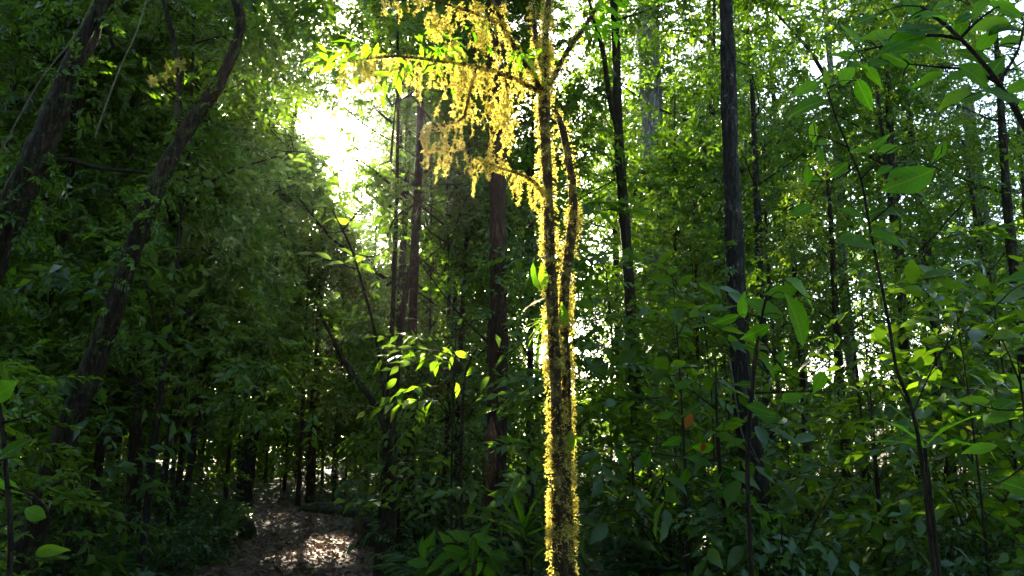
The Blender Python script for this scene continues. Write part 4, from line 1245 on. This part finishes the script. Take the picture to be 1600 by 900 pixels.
# taller canopy trees behind
for i, (x, y, px) in enumerate(scatter_spots(26, 20, 44, 3.0, path_pad=0.3, forbid=[(490, 550, 60)], thin=[0, 0, .4, .7, .6])):
    s = rng.uniform(0.85, 1.3)
    plant('tall_tree', CAN[i % 3], x, y, rng.uniform(0, 6.28), s, trunk=(16 * s, rng.uniform(0.12, 0.28)), mat=['bark_grey', 'bark', 'bark_lichen'][i % 3],
          base_label='tall high-crowned tree with %s trunk' % ['grey', 'brown', 'lichened'][i % 3], group='tall trees in the background')
# saplings
for i, (x, y, px) in enumerate(scatter_spots(110, 7.5, 28, 0.9, power=1.1, path_pad=0.35, forbid=VIEW_FORBID)):
    br = i % 2
    plant('sapling', (SAPM if br else SAP)[i % 3], x, y, rng.uniform(0, 6.28), rng.uniform(0.65, 1.25),
          base_label='%s sapling' % ('broad-leaved' if br else 'fine-leaved'), category='sapling', part='foliage', group='saplings in the undergrowth')
for i, (x, y, px) in enumerate(scatter_spots(4, 4.6, 6.2, 0.4, pxr=(-120, 30), path_pad=0.2)):
    plant('sapling', SAP[i % 3], x, y, rng.uniform(0, 6.28), rng.uniform(0.5, 0.75),
          base_label='slim shaded sapling in front', category='sapling', part='foliage', group='shaded saplings at the left')
for i, (x, y, px) in enumerate(scatter_spots(10, 6.4, 10.5, 0.9, pxr=(960, 1680), path_pad=0.2, forbid=[(1060, 1260, 9.4), (900, 1000, 8)])):
    plant('sapling', SAPL[i % 3], x, y, rng.uniform(0, 6.28), rng.uniform(0.75, 1.25),
          base_label='large-leaved sapling', category='sapling', part='foliage', group='large-leaved saplings on the right')
# shrubs
for i, (x, y, px) in enumerate(scatter_spots(95, 7.0, 25, 0.8, power=1.2, path_pad=0.45, forbid=[(820, 930, 6.0), (355, 600, 18.5)])):
    ln = i % 3 == 0
    plant('shrub', (SHL if ln else SHR)[(i // 3) % 3], x, y, rng.uniform(0, 6.28), rng.uniform(0.7, 1.35),
          base_label='%s shrub' % ('low lance-leaved' if ln else 'rounded'), category='shrub', part='foliage', group='shrubs on the forest floor')
for i in range(26):
    y = rng.uniform(9.2, 19.5); sd = -1 if i % 2 else 1
    x = float(path_center(y) + sd * (path_half(y) + rng.uniform(0.15, 0.6)))
    ln = i % 3 == 0
    plant('shrub', (SHL if ln else SHR)[i % 3], x, y, rng.uniform(0, 6.28), rng.uniform(0.4, 0.7),
          base_label='%s trail-edge shrub' % ('low lance-leaved' if ln else 'small rounded'), category='shrub', part='foliage', group='shrubs along the trail')
# ferns
for i, (x, y, px) in enumerate(scatter_spots(36, 8.0, 22, 1.2, power=1.1, path_pad=0.1, forbid=[(820, 930, 6.0), (355, 600, 18.5)])):
    plant('fern', FER[i % 3], x, y, rng.uniform(0, 6.28), rng.uniform(0.7, 1.2), base_label='arching fern', category='fern', part='fronds', group='ferns on the forest floor')

# one label for each: kind, zone and place in the row
from collections import defaultdict
buckets = defaultdict(list)
for t in RANDOMS:
    buckets[(t['_lab'], zone(t['_px']))].append(t)
for (lab, zk), ts in buckets.items():
    ts.sort(key=lambda o: o['_px'])
    for k, t in enumerate(ts):
        t['label'] = ('%s %s' % (lab, ZONES[zk][2])) if len(ts) == 1 else '%s %s, %s from left' % (lab, ZONES[zk][2], ORD[min(k, 38)])
for t in RANDOMS:
    del t['_px']; del t['_lab']

# ------------------------------------------------------------------ masses nobody could count
# low ground cover
n = 5200
ys = 6.5 + 26 * rng.random(n) ** 1.25
xs = rng.uniform(-1, 1, n) * ys * 0.78
ok = np.array([not on_path(x, y, 0.2 + rng.normal(0, 0.12)) for x, y in zip(xs, ys)])
xs, ys = xs[ok], ys[ok]; n = len(xs)
T = np.stack([xs, ys, ground_h(xs, ys) + rng.uniform(0.0, 0.35, n)], -1)
gc = place(MEDL, rng.integers(0, 10, n), rot(rng.uniform(0, 6.28, n), rng.normal(0.25, 0.4, n), rng.normal(0, 0.3, n)), T, rng.uniform(0.5, 0.95, n))
o = link('ground_cover', to_mesh('ground_cover', gc, ['leaf_low', 'twig']), kind='stuff')
o['label'] = 'low leafy ground cover over the forest floor'; o['category'] = 'ground cover'


def forest_mass(name, label, spots, H, per, seed, with_trunks=True, size=1.3, low=0.2):
    rs = np.random.default_rng(seed)
    geos = []
    for x, y in spots:
        z = gz(x, y); h = H * rs.uniform(0.7, 1.25)
        if with_trunks:
            geos.append(tube([[x, y, z - 0.2], [x + rs.normal(0, .2), y, z + h * 0.5], [x + rs.normal(0, .3), y, z + h * 0.95]], rs.uniform(0.07, 0.2), 0.05, sides=6, n=6, mat=1))
        for c in range(16):
            u = rs.uniform(0.0, 0.35) if rs.random() < low else rs.uniform(0.2, 1); a = rs.uniform(0, 6.28); q = 3.0 * math.sin(math.pi * (0.15 + 0.75 * u)) * rs.uniform(0.3, 1)
            cc = np.array([x + q * math.cos(a), y + q * math.sin(a), z + 0.3 + h * u])
            k = int(per * rs.uniform(0.5, 1.5))
            T = cc + rs.normal(0, 0.55, (k, 3))
            keep = rs.random(k) < in_gap(T)
            T = T[keep]; k = len(T)
            if k:
                geos.append(place(COARSE, rs.integers(0, 5, k), rot(rs.uniform(0, 6.28, k), rs.normal(0, 0.4, k), rs.normal(0, 0.4, k)), T, rs.uniform(0.7, 1.2, k) * size))
    o = link(name, to_mesh(name, cat(geos), ['leaf', 'twig']), kind='stuff')
    o['label'] = label; o['category'] = 'forest'
    return o


sp = []
frs = np.random.default_rng(31)
while len(sp) < 90:
    y = frs.uniform(36, 54); x = frs.uniform(-1, 1) * y * 0.85
    if abs(math.degrees(math.atan2(x, y)) - math.degrees(sun_az)) < 1.0 and y > 36 and frs.random() < 0.5:
        continue
    if frs.random() < np.interp(x / y, [-0.7, -0.1, 0.1, 0.7], [0, 0.15, 0.5, 0.5]):
        continue
    sp.append((x, y))
forest_mass('distant_forest', 'distant forest filling the background beyond the trunks', sp, 10, 12, 61, low=0.4)
sp = []
while len(sp) < 75:
    a = frs.uniform(0, 6.283); r = frs.uniform(5, 20)
    x, y = r * math.sin(a), r * math.cos(a)
    if y > 0 and abs(x) < y * 0.78 + 5.0:
        continue
    sp.append((x, y))
forest_mass('surrounding_forest', 'forest standing around and behind the viewpoint', sp, 13, 9, 62)

# thin haze in the air
hv = [(x, y, z) for x in (-80, 80) for y in (-40, 80) for z in (-2.0, 34.0)]
hf = [(0, 1, 3, 2), (4, 6, 7, 5), (0, 4, 5, 1), (2, 3, 7, 6), (0, 2, 6, 4), (1, 5, 7, 3)]
hm = bpy.data.meshes.new('haze'); hm.from_pydata(hv, [], hf); hm.update()
mh, nt, out = newmat('haze_air')
pv = nt.nodes.new('ShaderNodeVolumePrincipled')
pv.inputs['Density'].default_value = 0.0001
pv.inputs['Color'].default_value = (0.92, 0.95, 0.9, 1)
pv.inputs['Anisotropy'].default_value = 0.82
nt.links.new(pv.outputs[0], out.inputs['Volume'])
hm.materials.append(mh)
ho = link('haze', hm, kind='stuff'); ho['label'] = 'thin sunlit haze in the forest air'; ho['category'] = 'haze'
